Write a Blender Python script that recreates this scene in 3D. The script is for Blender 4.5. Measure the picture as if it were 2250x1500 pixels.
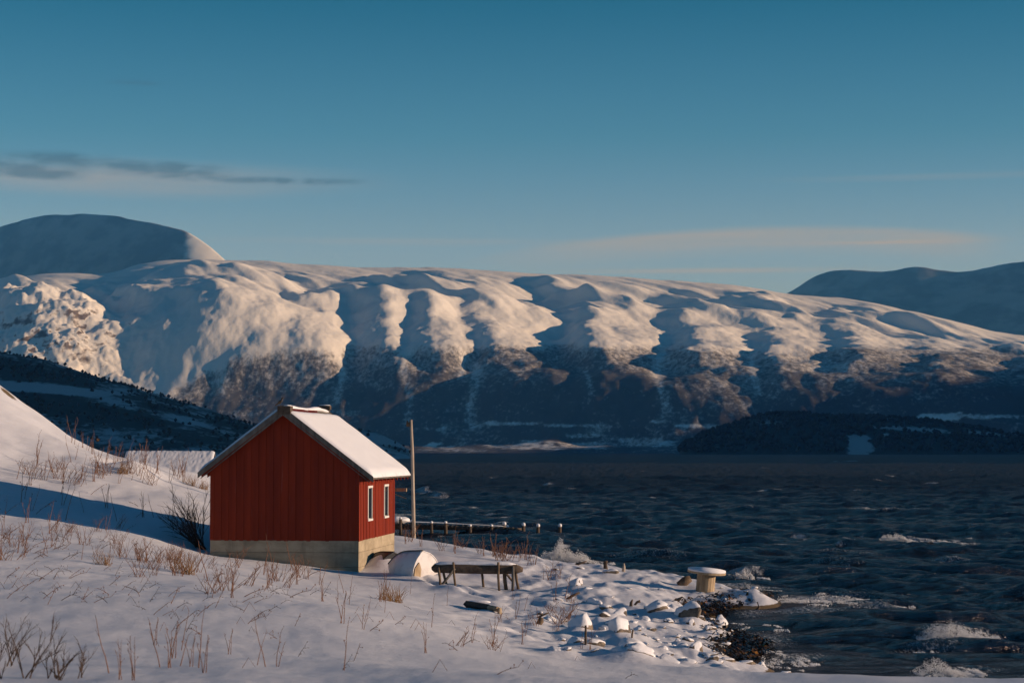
import bpy, math, random
import numpy as np
from mathutils import Vector, Matrix

for o in list(bpy.data.objects):
    bpy.data.objects.remove(o)
scene = bpy.context.scene
COL = scene.collection
rng = np.random.default_rng(7)
random.seed(11)

# ------------------------------------------------------------------ camera
F = 4375.0                      # focal length in pixels of a 2250 px wide frame (70 mm)
CAM_Z = 5.5
TILT = math.atan(240.0 / F)
cam_data = bpy.data.cameras.new('camera')
cam_data.sensor_width = 36.0
cam_data.lens = 70.0
cam_data.clip_start = 0.5
cam_data.clip_end = 60000.0
cam_data.dof.use_dof = True
cam_data.dof.focus_distance = 70.0
cam_data.dof.aperture_fstop = 4.0
cam = bpy.data.objects.new('camera', cam_data)
cam.location = (0, 0, CAM_Z)
cam.rotation_euler = (math.pi / 2 + TILT, 0, 0)
COL.objects.link(cam)
scene.camera = cam

# ------------------------------------------------------------------ sun and sky
SUN_EL = math.radians(10.7)
SUN_AZ = math.radians(95.3)     # clockwise from +Y (view direction): from the right, a little towards the viewer
S_DIR = Vector((math.cos(SUN_EL) * math.sin(SUN_AZ), math.cos(SUN_EL) * math.cos(SUN_AZ), math.sin(SUN_EL)))
sun_data = bpy.data.lights.new('sun', 'SUN')
sun_data.energy = 4.8
sun_data.angle = math.radians(0.53)
sun_data.color = (1.0, 0.77, 0.62)
sun = bpy.data.objects.new('sun', sun_data)
sun.rotation_euler = S_DIR.to_track_quat('Z', 'Y').to_euler()
COL.objects.link(sun)

vs = scene.view_settings
scene.display_settings.display_device = 'sRGB'
vs.view_transform = 'Standard'
vs.look = 'None'
vs.exposure = 0.0
vs.gamma = 1.0
vs.use_curve_mapping = False

cy = scene.cycles
cy.use_denoising = True
cy.use_adaptive_sampling = True
cy.adaptive_threshold = 0.012
cy.max_bounces = 5
cy.diffuse_bounces = 1
cy.glossy_bounces = 2
cy.transmission_bounces = 2
cy.volume_bounces = 0
cy.transparent_max_bounces = 8
cy.caustics_reflective = False
cy.caustics_refractive = False


class NT:
    """small wrapper that makes node trees short to write"""
    def __init__(self, tree):
        self.t = tree

    def node(self, kind, **kw):
        n = self.t.nodes.new(kind)
        for k, v in kw.items():
            setattr(n, k, v)
        return n

    def put(self, sock, v):
        if v is None:
            return
        if isinstance(v, bpy.types.NodeSocket):
            self.t.links.new(v, sock)
        elif isinstance(v, (tuple, list)) and len(v) == 3 and sock.type == 'RGBA':
            sock.default_value = (*v, 1.0)
        else:
            sock.default_value = v

    def m(self, op, a, b=None, c=None, clamp=False):
        n = self.node('ShaderNodeMath', operation=op)
        n.use_clamp = clamp
        self.put(n.inputs[0], a); self.put(n.inputs[1], b); self.put(n.inputs[2], c)
        return n.outputs[0]

    def ramp(self, v, lo, hi, a=0.0, b=1.0, smooth=True):
        n = self.node('ShaderNodeMapRange', interpolation_type='SMOOTHSTEP' if smooth else 'LINEAR')
        n.clamp = True
        self.put(n.inputs[0], v); self.put(n.inputs[1], lo); self.put(n.inputs[2], hi)
        self.put(n.inputs[3], a); self.put(n.inputs[4], b)
        return n.outputs[0]

    def mix(self, f, a, b, blend='MIX'):
        n = self.node('ShaderNodeMix', data_type='RGBA', blend_type=blend)
        self.put(n.inputs[0], f); self.put(n.inputs[6], a); self.put(n.inputs[7], b)
        return n.outputs[2]

    def noise(self, vec, scale, detail=4.0, rough=0.5, dist=0.0):
        n = self.node('ShaderNodeTexNoise')
        self.put(n.inputs['Vector'], vec)
        n.inputs['Scale'].default_value = scale
        n.inputs['Detail'].default_value = detail
        n.inputs['Roughness'].default_value = rough
        n.inputs['Distortion'].default_value = dist
        return n.outputs['Fac']

    def mapping(self, vec, scale=(1, 1, 1), loc=(0, 0, 0), rot=(0, 0, 0)):
        n = self.node('ShaderNodeMapping')
        self.put(n.inputs['Vector'], vec)
        n.inputs['Scale'].default_value = scale
        n.inputs['Location'].default_value = loc
        n.inputs['Rotation'].default_value = rot
        return n.outputs[0]

    def obj(self):
        return self.node('ShaderNodeTexCoord').outputs['Object']

    def attr(self, name):
        return self.node('ShaderNodeAttribute', attribute_name=name).outputs['Fac']

    def bump(self, h, strength, dist):
        n = self.node('ShaderNodeBump')
        n.inputs['Strength'].default_value = strength
        n.inputs['Distance'].default_value = dist
        self.put(n.inputs['Height'], h)
        return n.outputs[0]


# world: Nishita sky graded to the photograph's teal, with thin clouds in it
world = bpy.data.worlds.new('World')
scene.world = world
world.use_nodes = True
wt = world.node_tree
wt.nodes.clear()
W = NT(wt)
sky = W.node('ShaderNodeTexSky', sky_type='NISHITA')
sky.sun_disc = False
sky.sun_elevation = SUN_EL
sky.sun_rotation = SUN_AZ
sky.altitude = 10.0
sky.air_density = 1.0
sky.dust_density = 0.6
sky.ozone_density = 3.0
gen = W.node('ShaderNodeTexCoord').outputs['Generated']
sep = W.node('ShaderNodeSeparateXYZ')
W.put(sep.inputs[0], gen)
az = W.m('ARCTAN2', sep.outputs[0], sep.outputs[1])
el = W.m('ARCSINE', sep.outputs[2])
grade = W.node('ShaderNodeValToRGB')                # deep teal above, pale towards the horizon, the same all round
W.put(grade.inputs[0], W.m('DIVIDE', el, 1.2, clamp=True))
er = grade.color_ramp
for k_, (e_, c_) in enumerate([(0.0, (0.80, 0.80, 1.15)), (0.100, (0.76, 0.80, 1.16)), (0.157, (0.315, 0.60, 0.80)), (0.223, (0.078, 0.40, 0.52)),
                               (0.40, (0.055, 0.27, 0.37)), (1.2, (0.055, 0.26, 0.37))]):
    e__ = er.elements[k_] if k_ < 1 else (er.elements.new(e_ / 1.2) if k_ < 5 else er.elements[-1])
    e__.position = e_ / 1.2; e__.color = (*c_, 1)
even = W.mix(1.0, sky.outputs[0], (4.2, 5.0, 5.6), 'DARKEN')      # thin winter air: no broad glow round the low sun
graded = W.mix(1.0, even, grade.outputs[0], 'MULTIPLY')
px_ = W.m('MULTIPLY_ADD', az, F, 1125.0)           # azimuth and elevation in 1/4375 rad
up_ = W.m('MULTIPLY', el, F)
comb = W.node('ShaderNodeCombineXYZ')
W.put(comb.inputs[0], px_); W.put(comb.inputs[1], up_)
streak = W.noise(W.mapping(comb.outputs[0], (0.003, 0.05, 1)), 1.0, 5, 0.55, 0.6)
puff = W.noise(W.mapping(comb.outputs[0], (0.011, 0.035, 1), (3.1, 1.7, 0)), 1.0, 5, 0.6, 0.4)


def lens(cx, cyy, sx, sy):
    a = W.m('DIVIDE', W.m('SUBTRACT', px_, cx), sx)
    b = W.m('DIVIDE', W.m('SUBTRACT', up_, cyy), sy)
    r = W.m('ADD', W.m('MULTIPLY', a, a), W.m('MULTIPLY', b, b))
    return W.m('EXPONENT', W.m('MULTIPLY', r, -1.0))


def total(lst):
    s = lst[0]
    for q in lst[1:]:
        s = W.m('ADD', s, q)
    return s


dark = total([lens(120, 630, 110, 13), lens(270, 615, 140, 12), lens(400, 603, 110, 18), lens(130, 590, 120, 14), lens(40, 602, 70, 12), W.m('MULTIPLY', lens(640, 588, 170, 9), 1.3), lens(310, 790, 70, 7),
              lens(-350, 610, 300, 26)])
dark = W.ramp(W.m('MULTIPLY', dark, W.m('ADD', W.m('MULTIPLY', puff, 2.2), -0.45)), 0.12, 0.95)
arc = W.m('DIVIDE', W.m('SUBTRACT', px_, 1720), 1000)
arc = W.m('ADD', up_, W.m('MULTIPLY', W.m('MULTIPLY', arc, arc), 130))          # the lens cloud bends down at both ends
body = W.m('MULTIPLY', W.ramp(arc, 497, 474), W.ramp(arc, 405, 480))
span = W.m('MULTIPLY', W.ramp(px_, 900, 1500), W.ramp(px_, 2240, 2040))
body = W.m('MULTIPLY', body, span)
light = total([W.m('MULTIPLY', body, .85), W.m('MULTIPLY', lens(1900, 449, 210, 5), .55), W.m('MULTIPLY', lens(1560, 393, 270, 6), .9), W.m('MULTIPLY', lens(900, 458, 420, 9), .35),
               W.m('MULTIPLY', lens(250, 585, 420, 34), .75), W.m('MULTIPLY', lens(2100, 588, 420, 9), .25), lens(3000, 470, 500, 20)])
light = W.ramp(W.m('MULTIPLY', light, W.m('ADD', W.m('MULTIPLY', streak, 1.1), 0.3)), 0.05, 1.15, smooth=False)
SKY_STRENGTH = 0.15
skycol = W.mix(W.m('MULTIPLY', light, 1.0), graded, tuple(v / SKY_STRENGTH for v in (0.37, 0.36, 0.40)))
skycol = W.mix(W.m('MULTIPLY', dark, 0.62), skycol, tuple(v / SKY_STRENGTH for v in (0.045, 0.10, 0.165)))
bg = W.node('ShaderNodeBackground')
W.put(bg.inputs[0], skycol)
bg.inputs[1].default_value = SKY_STRENGTH
out = W.node('ShaderNodeOutputWorld')
wt.links.new(bg.outputs[0], out.inputs[0])


# ------------------------------------------------------------------ geometry helpers
def ray(px, py):
    """direction of the view through a point of the 2250 x 1500 frame"""
    xc, yc = (px - 1125.0) / F, (750.0 - py) / F
    c, s = math.cos(TILT), math.sin(TILT)
    return (xc, c - s * yc, s + c * yc)


def P(px, py, d):
    """point at horizontal distance d (along +Y) seen at (px, py)"""
    x, y, z = ray(px, py)
    k = d / y
    return (x * k, d, CAM_Z + z * k)


def grad_noise(x, y, seed=0):
    x = np.asarray(x, float); y = np.asarray(y, float)
    r = np.random.default_rng(seed)
    perm = r.permutation(256); perm = np.concatenate([perm, perm])
    ang = r.uniform(0, 2 * np.pi, 256)
    gx, gy = np.cos(ang), np.sin(ang)
    xi = np.floor(x).astype(int); yi = np.floor(y).astype(int)
    xf = x - xi; yf = y - yi

    def g(ix, iy, fx, fy):
        h = perm[perm[ix & 255] + (iy & 255)]
        return gx[h] * fx + gy[h] * fy
    u = xf ** 3 * (xf * (xf * 6 - 15) + 10); v = yf ** 3 * (yf * (yf * 6 - 15) + 10)
    a = g(xi, yi, xf, yf); b = g(xi + 1, yi, xf - 1, yf)
    c = g(xi, yi + 1, xf, yf - 1); d = g(xi + 1, yi + 1, xf - 1, yf - 1)
    return (a + u * (b - a)) * (1 - v) + (c + u * (d - c)) * v


def fbm(x, y, octaves=4, gain=0.5, seed=0):
    s = 0; a = 1.0; f = 1.0
    for k in range(octaves):
        s = s + a * grad_noise(x * f + 17.3 * k, y * f - 9.1 * k, seed + k)
        a *= gain; f *= 2.03
    return s


def sstep(a, b, x):
    t = np.clip((x - a) / (b - a), 0, 1)
    return t * t * (3 - 2 * t)


def new_obj(name, mesh, mat=None, parent=None):
    o = bpy.data.objects.new(name, mesh)
    COL.objects.link(o)
    if mat is not None and mesh is not None and not mesh.materials:
        mesh.materials.append(mat)
    if parent is not None:
        o.parent = parent
    return o


def tag(o, label, cat, group=None):
    o['label'] = label; o['category'] = cat
    if group:
        o['group'] = group
    return o


def empty(name, loc=(0, 0, 0), rz=0.0):
    o = bpy.data.objects.new(name, None)
    o.location = loc; o.rotation_euler = (0, 0, rz)
    o.empty_display_size = 0.2
    COL.objects.link(o)
    return o


def grid_obj(name, X, Y, Z, mat, kind='structure', attrs=None):
    R, C = X.shape
    me = bpy.data.meshes.new(name)
    idx = np.arange(R * C).reshape(R, C)
    q = np.stack([idx[:-1, :-1], idx[:-1, 1:], idx[1:, 1:], idx[1:, :-1]], -1).reshape(-1, 4)
    me.vertices.add(R * C)
    me.vertices.foreach_set('co', np.stack([X, Y, Z], -1).astype(np.float32).ravel())
    me.loops.add(q.size)
    me.loops.foreach_set('vertex_index', q.astype(np.int32).ravel())
    me.polygons.add(len(q))
    me.polygons.foreach_set('loop_start', np.arange(0, q.size, 4, dtype=np.int32))
    me.polygons.foreach_set('use_smooth', np.ones(len(q), bool))
    me.update(calc_edges=True)
    for k, a in (attrs or {}).items():
        at = me.attributes.new(k, 'FLOAT', 'POINT')
        at.data.foreach_set('value', a.astype(np.float32).ravel())
    o = new_obj(name, me, mat)
    if kind:
        o['kind'] = kind
    return o


def make_mat(name, build):
    m = bpy.data.materials.new(name)
    m.use_nodes = True
    m.node_tree.nodes.clear()
    n = NT(m.node_tree)
    b = n.node('ShaderNodeBsdfPrincipled')
    o = n.node('ShaderNodeOutputMaterial')
    m.node_tree.links.new(b.outputs[0], o.inputs[0])
    build(n, b)
    return m


def setp(n, b, **kw):
    names = dict(col='Base Color', rough='Roughness', spec='Specular IOR Level', ior='IOR', normal='Normal', metal='Metallic')
    for k, v in kw.items():
        n.put(b.inputs[names[k]], v)


# ------------------------------------------------------------------ materials of the setting
def _snow(n, b):
    c = n.obj()
    dirt = n.attr('dirt')
    fine = n.noise(n.mapping(c, (0.6, 1.2, 1)), 9.0, 6, 0.7)
    wide = n.noise(n.mapping(c, (0.3, 1.5, 1)), 1.8, 5, 0.6)
    grass = n.mix(n.noise(c, 6, 3), (0.10, 0.065, 0.03), (0.20, 0.13, 0.05))
    setp(n, b, col=n.mix(n.ramp(n.m('ADD', dirt, n.m('MULTIPLY', n.m('SUBTRACT', fine, 0.5), 0.8)), 0.45, 0.6), (0.72, 0.72, 0.75), grass),
         rough=0.62, spec=0.3,
         normal=n.bump(n.m('ADD', n.m('MULTIPLY', fine, 0.55), wide), 0.8, 0.05))


MAT_SNOW = make_mat('snow', _snow)


def _mountain(n, b):
    c = n.obj()
    forest = n.attr('forest'); rock = n.attr('rock')
    sp = n.noise(n.mapping(c, (0.030, 0.012, 0.018)), 1.0, 4, 0.75)
    patch = n.noise(n.mapping(c, (0.004, 0.0015, 0.006)), 1.0, 5, 0.6)
    fine = n.noise(n.mapping(c, (0.085, 0.04, 0.06)), 1.0, 3, 0.7)
    cover = n.m('ADD', n.m('MULTIPLY', n.m('SUBTRACT', sp, 0.5), 0.9), n.m('ADD', n.m('MULTIPLY', n.m('SUBTRACT', patch, 0.5), 0.9), n.m('MULTIPLY', n.m('SUBTRACT', fine, 0.5), 1.3)))
    ff = n.ramp(n.m('ADD', forest, n.m('MULTIPLY', cover, n.m('MULTIPLY', n.ramp(forest, 0.02, 0.3), 0.9))), 0.15, 0.85)
    rsp = n.noise(n.mapping(c, (0.02, 0.008, 0.03)), 1.0, 5, 0.7)
    rf = n.ramp(n.m('ADD', rock, n.m('SUBTRACT', rsp, 0.5)), 0.52, 0.72)
    snow = (0.80, 0.81, 0.84)
    tree = n.mix(sp, (0.028, 0.027, 0.031), (0.072, 0.066, 0.070))
    col = n.mix(n.m('MULTIPLY', ff, 0.93), snow, tree)
    col = n.mix(rf, col, (0.15, 0.125, 0.115))
    h = n.noise(n.mapping(c, (0.02, 0.01, 0.02)), 1.0, 5, 0.6)
    setp(n, b, col=col, rough=0.8, spec=0.1, normal=n.bump(h, 0.35, 10.0))


MAT_MOUNTAIN = make_mat('mountain_snow_and_wood', _mountain)


MAT_FAR = make_mat('far_mountain_snow', lambda n, b: setp(n, b, col=n.mix(n.ramp(n.noise(n.mapping(n.obj(), (.004, .002, .006)), 1.0, 5, .6), .4, .6), (0.12, 0.125, 0.14), (0.25, 0.26, 0.28)), rough=0.85, spec=0.1))
_mf = NT(MAT_FAR.node_tree)
_pb = [q for q in MAT_FAR.node_tree.nodes if q.type == 'BSDF_PRINCIPLED'][0]
_lk = _pb.inputs['Base Color'].links[0].from_socket
_mf.put(_pb.inputs['Base Color'], _mf.mix(_mf.ramp(_mf.m('ADD', _mf.attr('snow'), _mf.m('MULTIPLY', _mf.m('SUBTRACT', _mf.noise(_mf.mapping(_mf.obj(), (.006, .003, .008)), 1.0, 4, .65), .5), 1.2)), .35, .7), _lk, (0.78, 0.79, 0.82)))  # paler mix paints the sunlit shoulder into the colour


def _dark_hill(n, b):
    c = n.obj()
    forest = n.attr('forest')
    sp = n.noise(n.mapping(c, (0.12, 0.05, 0.12)), 1.0, 4, 0.7)
    patch = n.noise(n.mapping(c, (0.011, 0.004, 0.02)), 1.0, 4, 0.6)
    ff = n.ramp(n.m('ADD', forest, n.m('ADD', n.m('SUBTRACT', sp, 0.5), n.m('MULTIPLY', n.m('SUBTRACT', patch, 0.5), 1.6))), 0.35, 0.65)
    tree = n.mix(sp, (0.045, 0.042, 0.042), (0.11, 0.10, 0.095))
    setp(n, b, col=n.mix(n.ramp(ff, 0, 1, .45, 1.0, False), (0.72, 0.74, 0.78), tree), rough=0.9, spec=0.05)


MAT_HILL = make_mat('wooded_hill', _dark_hill)


def _sea(n, b):
    c = n.obj()
    foam = n.attr('foam')
    calm = n.attr('calm')
    r1 = n.noise(n.mapping(c, (1.6, 0.9, 1)), 1.0, 6, 0.68, 0.3)
    r2 = n.noise(n.mapping(c, (0.18, 0.05, 1)), 1.0, 5, 0.65, 0.4)
    lace = n.node('ShaderNodeTexVoronoi', feature='DISTANCE_TO_EDGE')
    n.put(lace.inputs['Vector'], n.mapping(c, (2.2, 1.3, 1)))
    lace.inputs['Scale'].default_value = 1.0
    speck = n.noise(n.mapping(c, (8.5, 3.6, 1)), 1.0, 5, 0.8)
    fm = n.m('ADD', n.m('SUBTRACT', foam, 0.56), n.m('MULTIPLY', n.m('SUBTRACT', speck, 0.5), 2.3))
    fm = n.m('MULTIPLY', n.ramp(fm, -0.05, 0.55), n.ramp(foam, 0.05, 0.25))
    r0 = n.noise(n.mapping(c, (3.6, 2.4, 1)), 1.0, 5, 0.7, 0.5)
    nrm = n.bump(n.m('ADD', n.m('ADD', r1, n.m('MULTIPLY', r0, 0.45)), n.m('MULTIPLY', r2, 1.5)), 1.0, 0.5)
    setp(n, b, col=n.mix(fm, (0.009, 0.011, 0.016), (0.62, 0.64, 0.66)), rough=0.7, spec=0.0, normal=nrm)
    gl = n.node('ShaderNodeBsdfGlossy')
    n.put(gl.inputs['Roughness'], n.ramp(n.attr('far'), 0.0, 1.0, 0.13, 0.28))
    gl.inputs['Color'].default_value = (1, 0.93, 0.97, 1)
    n.put(gl.inputs['Normal'], nrm)
    fr = n.node('ShaderNodeFresnel')
    fr.inputs['IOR'].default_value = 1.33
    n.put(fr.inputs['Normal'], nrm)
    # steep wind waves hide each other at a low angle, so the sea never mirrors as flat water would
    k = n.m('MULTIPLY', n.m('MINIMUM', fr.outputs[0], n.ramp(n.attr('far'), 0.0, 1.0, 0.36, 0.12)), n.m('SUBTRACT', 1.0, fm))
    ms = n.node('ShaderNodeMixShader')
    n.put(ms.inputs[0], k)
    n.t.links.new(b.outputs[0], ms.inputs[1]); n.t.links.new(gl.outputs[0], ms.inputs[2])
    outn = [q for q in n.t.nodes if q.type == 'OUTPUT_MATERIAL'][0]
    n.t.links.new(ms.outputs[0], outn.inputs[0])


MAT_SEA = make_mat('sea_water', _sea)


# ------------------------------------------------------------------ near ground (snow covered shore)
CTRL = [  # px, py, distance: points of the snow surface
    (-500, 1520, 15), (0, 1500, 17), (560, 1500, 17.2), (1125, 1500, 17.8), (1560, 1500, 30), (2000, 1500, 30), (2600, 1500, 30),
    (-300, 1350, 32), (0, 1350, 33), (400, 1350, 35), (800, 1350, 38), (1100, 1392, 46),
    (1165, 1440, 38), (1350, 1453, 38), (1560, 1468, 38), (1730, 1482, 38), (1900, 1492, 38), (2250, 1497, 38),
    (-200, 1250, 44), (0, 1250, 45), (300, 1280, 44), (600, 1302, 46), (800, 1312, 52),
    (-200, 1165, 60), (0, 1170, 60), (300, 1206, 60), (-200, 1110, 70), (0, 1136, 70), (300, 1174, 70),
    (463, 1215, 71.5), (630, 1237, 70.5), (789, 1258, 69.5),
    (0, 1078, 77), (300, 1128, 77), (450, 1148, 78),
    (0, 1000, 84), (200, 1045, 84), (400, 1090, 84), (0, 905, 91), (130, 968, 91),
    (-150, 770, 97), (0, 846, 97), (60, 897, 97), (130, 946, 96), (230, 1001, 95), (300, 1005, 94), (370, 1041, 92), (460, 1076, 90),
    (870, 1177, 86), (1000, 1198, 86), (1200, 1229, 84), (1330, 1244, 82), (1450, 1258, 79), (1550, 1282, 75), (1650, 1301, 72),
    (868, 1220, 77), (950, 1262, 70), (1050, 1300, 66), (1140, 1290, 68), (1300, 1300, 66), (1300, 1254, 77), (1450, 1300, 68),
    (1400, 1340, 62), (1100, 1342, 58), (1250, 1400, 50), (1350, 1420, 49.5), (1450, 1432, 49.5), (1540, 1425, 52),
    (1480, 1332, 69), (1575, 1316, 71.5), (1565, 1420, 54.5), (1650, 1472, 49.3), (1730, 1489, 47.7),
]
CTRL_XYZ = [
    (14, 46.5, 0.05), (20, 47, 0.0), (9, 58, -0.6), (8, 64, -0.5), (12, 66, -1.2), (11, 78, -0.9), (8, 100, -1.2), (-3, 120, -1.2), (8, 51.5, -0.45), (12, 50, -0.5),
    (25, 60, -1.6), (30, 90, -2), (-6, 97, 0.7), (-1, 97, -0.1), (4, 92, -0.3), (-4, 104, -0.5), (2, 104, -0.9), (-9, 90, 2.3), (-8, 100, 1.6), (-8, 112, 0.2),
    (-22, 108, 4.4), (-14, 110, 3.6), (-20, 130, 2.6), (-14, 130, 1.6), (-34, 120, 9), (-40, 90, 11), (-35, 160, 6), (-18, 165, 0.8), (-9, 150, -0.8), (0, 160, -2), (-10, 215, -2), (-45, 215, 4),
    (20, 150, -3), (40, 215, -3), (50, 100, -3), (0, 6, 4.05), (3, 8, 4.0), (-4, 8, 4.1), (-12, 12, 4.2), (10, 14, 3.3), (14, 30, 2.0), (25, 36, 1.3), (-30, 50, 4.2), (-30, 30, 4.0), (30, 44, 0.4),
]
PTS = np.array([P(*c) for c in CTRL] + CTRL_XYZ)
PTS = PTS[np.argsort(PTS[:, 1])]


def _phi(r2):
    return np.where(r2 > 1e-12, 0.5 * r2 * np.log(np.maximum(r2, 1e-12)), 0.0)


YS = 0.55
_q = np.stack([PTS[:, 0], PTS[:, 1] * YS], 1) / 20.0
_n = len(_q)
_K = _phi(((_q[:, None] - _q[None]) ** 2).sum(-1)) + np.eye(_n) * 2e-3
_Pm = np.concatenate([np.ones((_n, 1)), _q], 1)
_A = np.block([[_K, _Pm], [_Pm.T, np.zeros((3, 3))]])
_w = np.linalg.solve(_A, np.concatenate([PTS[:, 2], np.zeros(3)]))


def base_ground(x, y):
    x = np.asarray(x, float); y = np.asarray(y, float)
    sh = x.shape
    xx = x.ravel() / 20.0; yy = y.ravel() * YS / 20.0
    z = _w[_n] + _w[_n + 1] * xx + _w[_n + 2] * yy
    for k in range(_n):
        z = z + _w[k] * _phi((xx - _q[k, 0]) ** 2 + (yy - _q[k, 1]) ** 2)
    return z.reshape(sh)


def hit(px, py, fn=None, lo=8.0, hi=200.0):
    """where the view through (px, py) meets the ground"""
    fn = fn or ground
    dx, dy, dz = ray(px, py)
    d = np.linspace(lo, hi, 2600)
    x = dx / dy * d; z = CAM_Z + dz / dy * d
    below = np.nonzero(z < fn(x, d))[0]
    k = below[0] if len(below) else len(d) - 1
    return float(x[k]), float(d[k]), float(z[k])


ROCKS = [  # px, py of the foot, half width in metres, height factor
    (1266, 1296, .42, .9), (1290, 1303, .26, .5), (1246, 1311, .22, .6), (1284, 1330, .24, .7), (1308, 1333, .22, .9), (1331, 1343, .20, .7),
    (1358, 1357, .36, .8), (1328, 1359, .28, .5), (1392, 1369, .26, .7), (1398, 1384, .16, .7), (1414, 1366, .22, .7), (1277, 1396, .38, 1.1),
    (1320, 1389, .30, 1.0), (1342, 1394, .27, .9), (1362, 1414, .46, 1.25), (1392, 1434, .40, .8), (1270, 1438, .42, 1.0), (1308, 1443, .26, .6),
    (1358, 1450, .30, .8), (1404, 1457, .33, .8), (1216, 1440, .26, .6), (1246, 1440, .18, .5), (1402, 1402, .18, .6), (1424, 1404, .14, .6),
    (1446, 1356, .33, .9), (1476, 1359, .36, .8), (1508, 1374, .42, 1.0), (1516, 1381, .20, .9), (1538, 1382, .31, .9), (1561, 1381, .31, .9),
    (1581, 1390, .34, .9), (1558, 1399, .36, .9), (1579, 1402, .24, .9), (1597, 1405, .28, .7), (1612, 1407, .24, .8), (1636, 1403, .24, .6),
    (1510, 1420, .32, .8), (1500, 1434, .24, .7), (1535, 1411, .30, .6), (1526, 1440, .28, .7), (1556, 1449, .30, .7), (1458, 1441, .26, .9),
    (1484, 1400, .24, .5), (1456, 1384, .22, .5), (1470, 1372, .2, .6), (1428, 1384, .17, .6), (1440, 1416, .2, .6), (1478, 1424, .2, .6),
    (1656, 1304, .26, .7), (1681, 1301, .28, .8), (1638, 1306, .15, .7), (1598, 1318, .22, .7), (1617, 1289, .18, .8), (1586, 1290, .12, .7), (1568, 1292, .12, .7),
    (1600, 1459, .28, .6), (1640, 1466, .32, .6), (1672, 1472, .26, .6), (1722, 1485, .18, .7), (1574, 1462, .22, .5), (1512, 1460, .26, .5), (1470, 1462, .24, .5),
    (1184, 1358, .30, .8), (1206, 1366, .22, .7), (1224, 1254, .2, .5), (1340, 1262, .34, .5), (1276, 1252, .2, .5), (1620, 1416, .2, .6), (1594, 1424, .2, .6), (1654, 1412, .18, .6),
    (1228, 1325, .2, .5), (1338, 1318, .2, .4), (1452, 1300, .2, .4), (1420, 1290, .2, .35), (1380, 1300, .22, .35), (1540, 1305, .18, .4), (1490, 1450, .2, .6), (1430, 1448, .26, .6),
]
_rs = random.Random(8)
N_BIG = len(ROCKS)
while len(ROCKS) < N_BIG + 80:
    a_ = _rs.uniform(1230, 1660)
    b_ = _rs.uniform(1335, 1462)
    if b_ < 1330 + (1480 - a_) * .12 or b_ < 1340 + max(0, a_ - 1480) * .42:
        continue
    ROCKS.append((a_, b_, _rs.uniform(.05, .14), _rs.uniform(.6, 1.0)))
ROCK_POS = []
for (a, b_, r, hf) in ROCKS:
    x, y, z = hit(a, b_, base_ground, 40, 90)
    ROCK_POS.append((x, y, r, hf))
TRACK = [hit(a, b_, base_ground, 40, 100)[:2] for a, b_ in [(862, 1243), (905, 1262), (950, 1283), (985, 1296), (1030, 1308), (1080, 1316), (1130, 1318)]]


def ground(x, y):
    x = np.asarray(x, float); y = np.asarray(y, float)
    z = base_ground(x, y)
    land = sstep(-0.1, 0.35, z)
    # wind worked snow: long soft drifts lying across the wind, finer ones on the beach
    z = z + land * 0.10 * fbm(x * 0.22 + y * 0.05, y * 0.13, 3, 0.5, 3)
    beach = sstep(-3.5, 1.0, x) * sstep(40, 46, y) * (1 - sstep(88, 95, y))
    z = z + land * 0.028 * fbm(x * 0.9, y * 0.35, 4, 0.55, 9)
    z = z + land * beach * 0.20 * np.maximum(fbm(x * 0.75, y * 0.33, 3, 0.5, 21), -0.15)
    far_left = sstep(-9, -13, x) * sstep(66, 80, y)
    z = z + far_left * 0.16 * fbm(x * 0.25, y * 0.22, 3, 0.5, 31)
    # dune-like hollow on the left bank
    # snow mounds by the foundation and around the trestle
    for (cx, cy2, h, sx, sy) in MOUNDS:
        z = z + h * np.exp(-(((x - cx) / sx) ** 2 + ((y - cy2) / sy) ** 2))
    for (cx, cy2, r, hf) in ROCK_POS:
        dx = x - cx
        s = np.where(dx > 0, 1.7, 1.35) * r
        m = (np.abs(dx) < 4 * r) & (np.abs(y - cy2) < 5 * r)
        if m.any():
            dxx = dx[m] if m.shape else dx
            yy = (y - cy2)[m] if m.shape else y - cy2
            ss = s[m] if m.shape else s
            add = 0.62 * r * hf * np.exp(-((dxx / ss) ** 2 + (yy / (1.9 * r)) ** 2))
            if m.shape:
                z[m] += add
            else:
                z = z + add
    for (x0, y0), (x1, y1) in zip(TRACK[:-1], TRACK[1:]):
        ex, ey = x1 - x0, y1 - y0
        L2 = ex * ex + ey * ey
        t = np.clip(((x - x0) * ex + (y - y0) * ey) / L2, 0, 1)
        d2 = (x - x0 - t * ex) ** 2 + (y - y0 - t * ey) ** 2
        z = z - 0.10 * np.exp(-d2 / 0.16 ** 2) + 0.04 * np.exp(-d2 / 0.45 ** 2)
    return z


_m1 = hit(842, 1250, base_ground, 60, 90); _m2 = hit(918, 1268, base_ground, 60, 90); _m3 = hit(1010, 1300, base_ground, 55, 90)
MOUNDS = [(_m1[0], _m1[1] + 0.6, 0.50, 0.75, 1.1), (_m2[0], _m2[1], 0.16, 0.8, 0.9), (_m3[0], _m3[1] - .4, 0.22, 0.7, 0.9),
          (2.9, 8.2, 0.66, 1.0, 0.6), (-16.8, 88.5, 0.55, 1.1, 2.4), (-17.6, 90.5, -0.5, 0.8, 2.6)]

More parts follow.
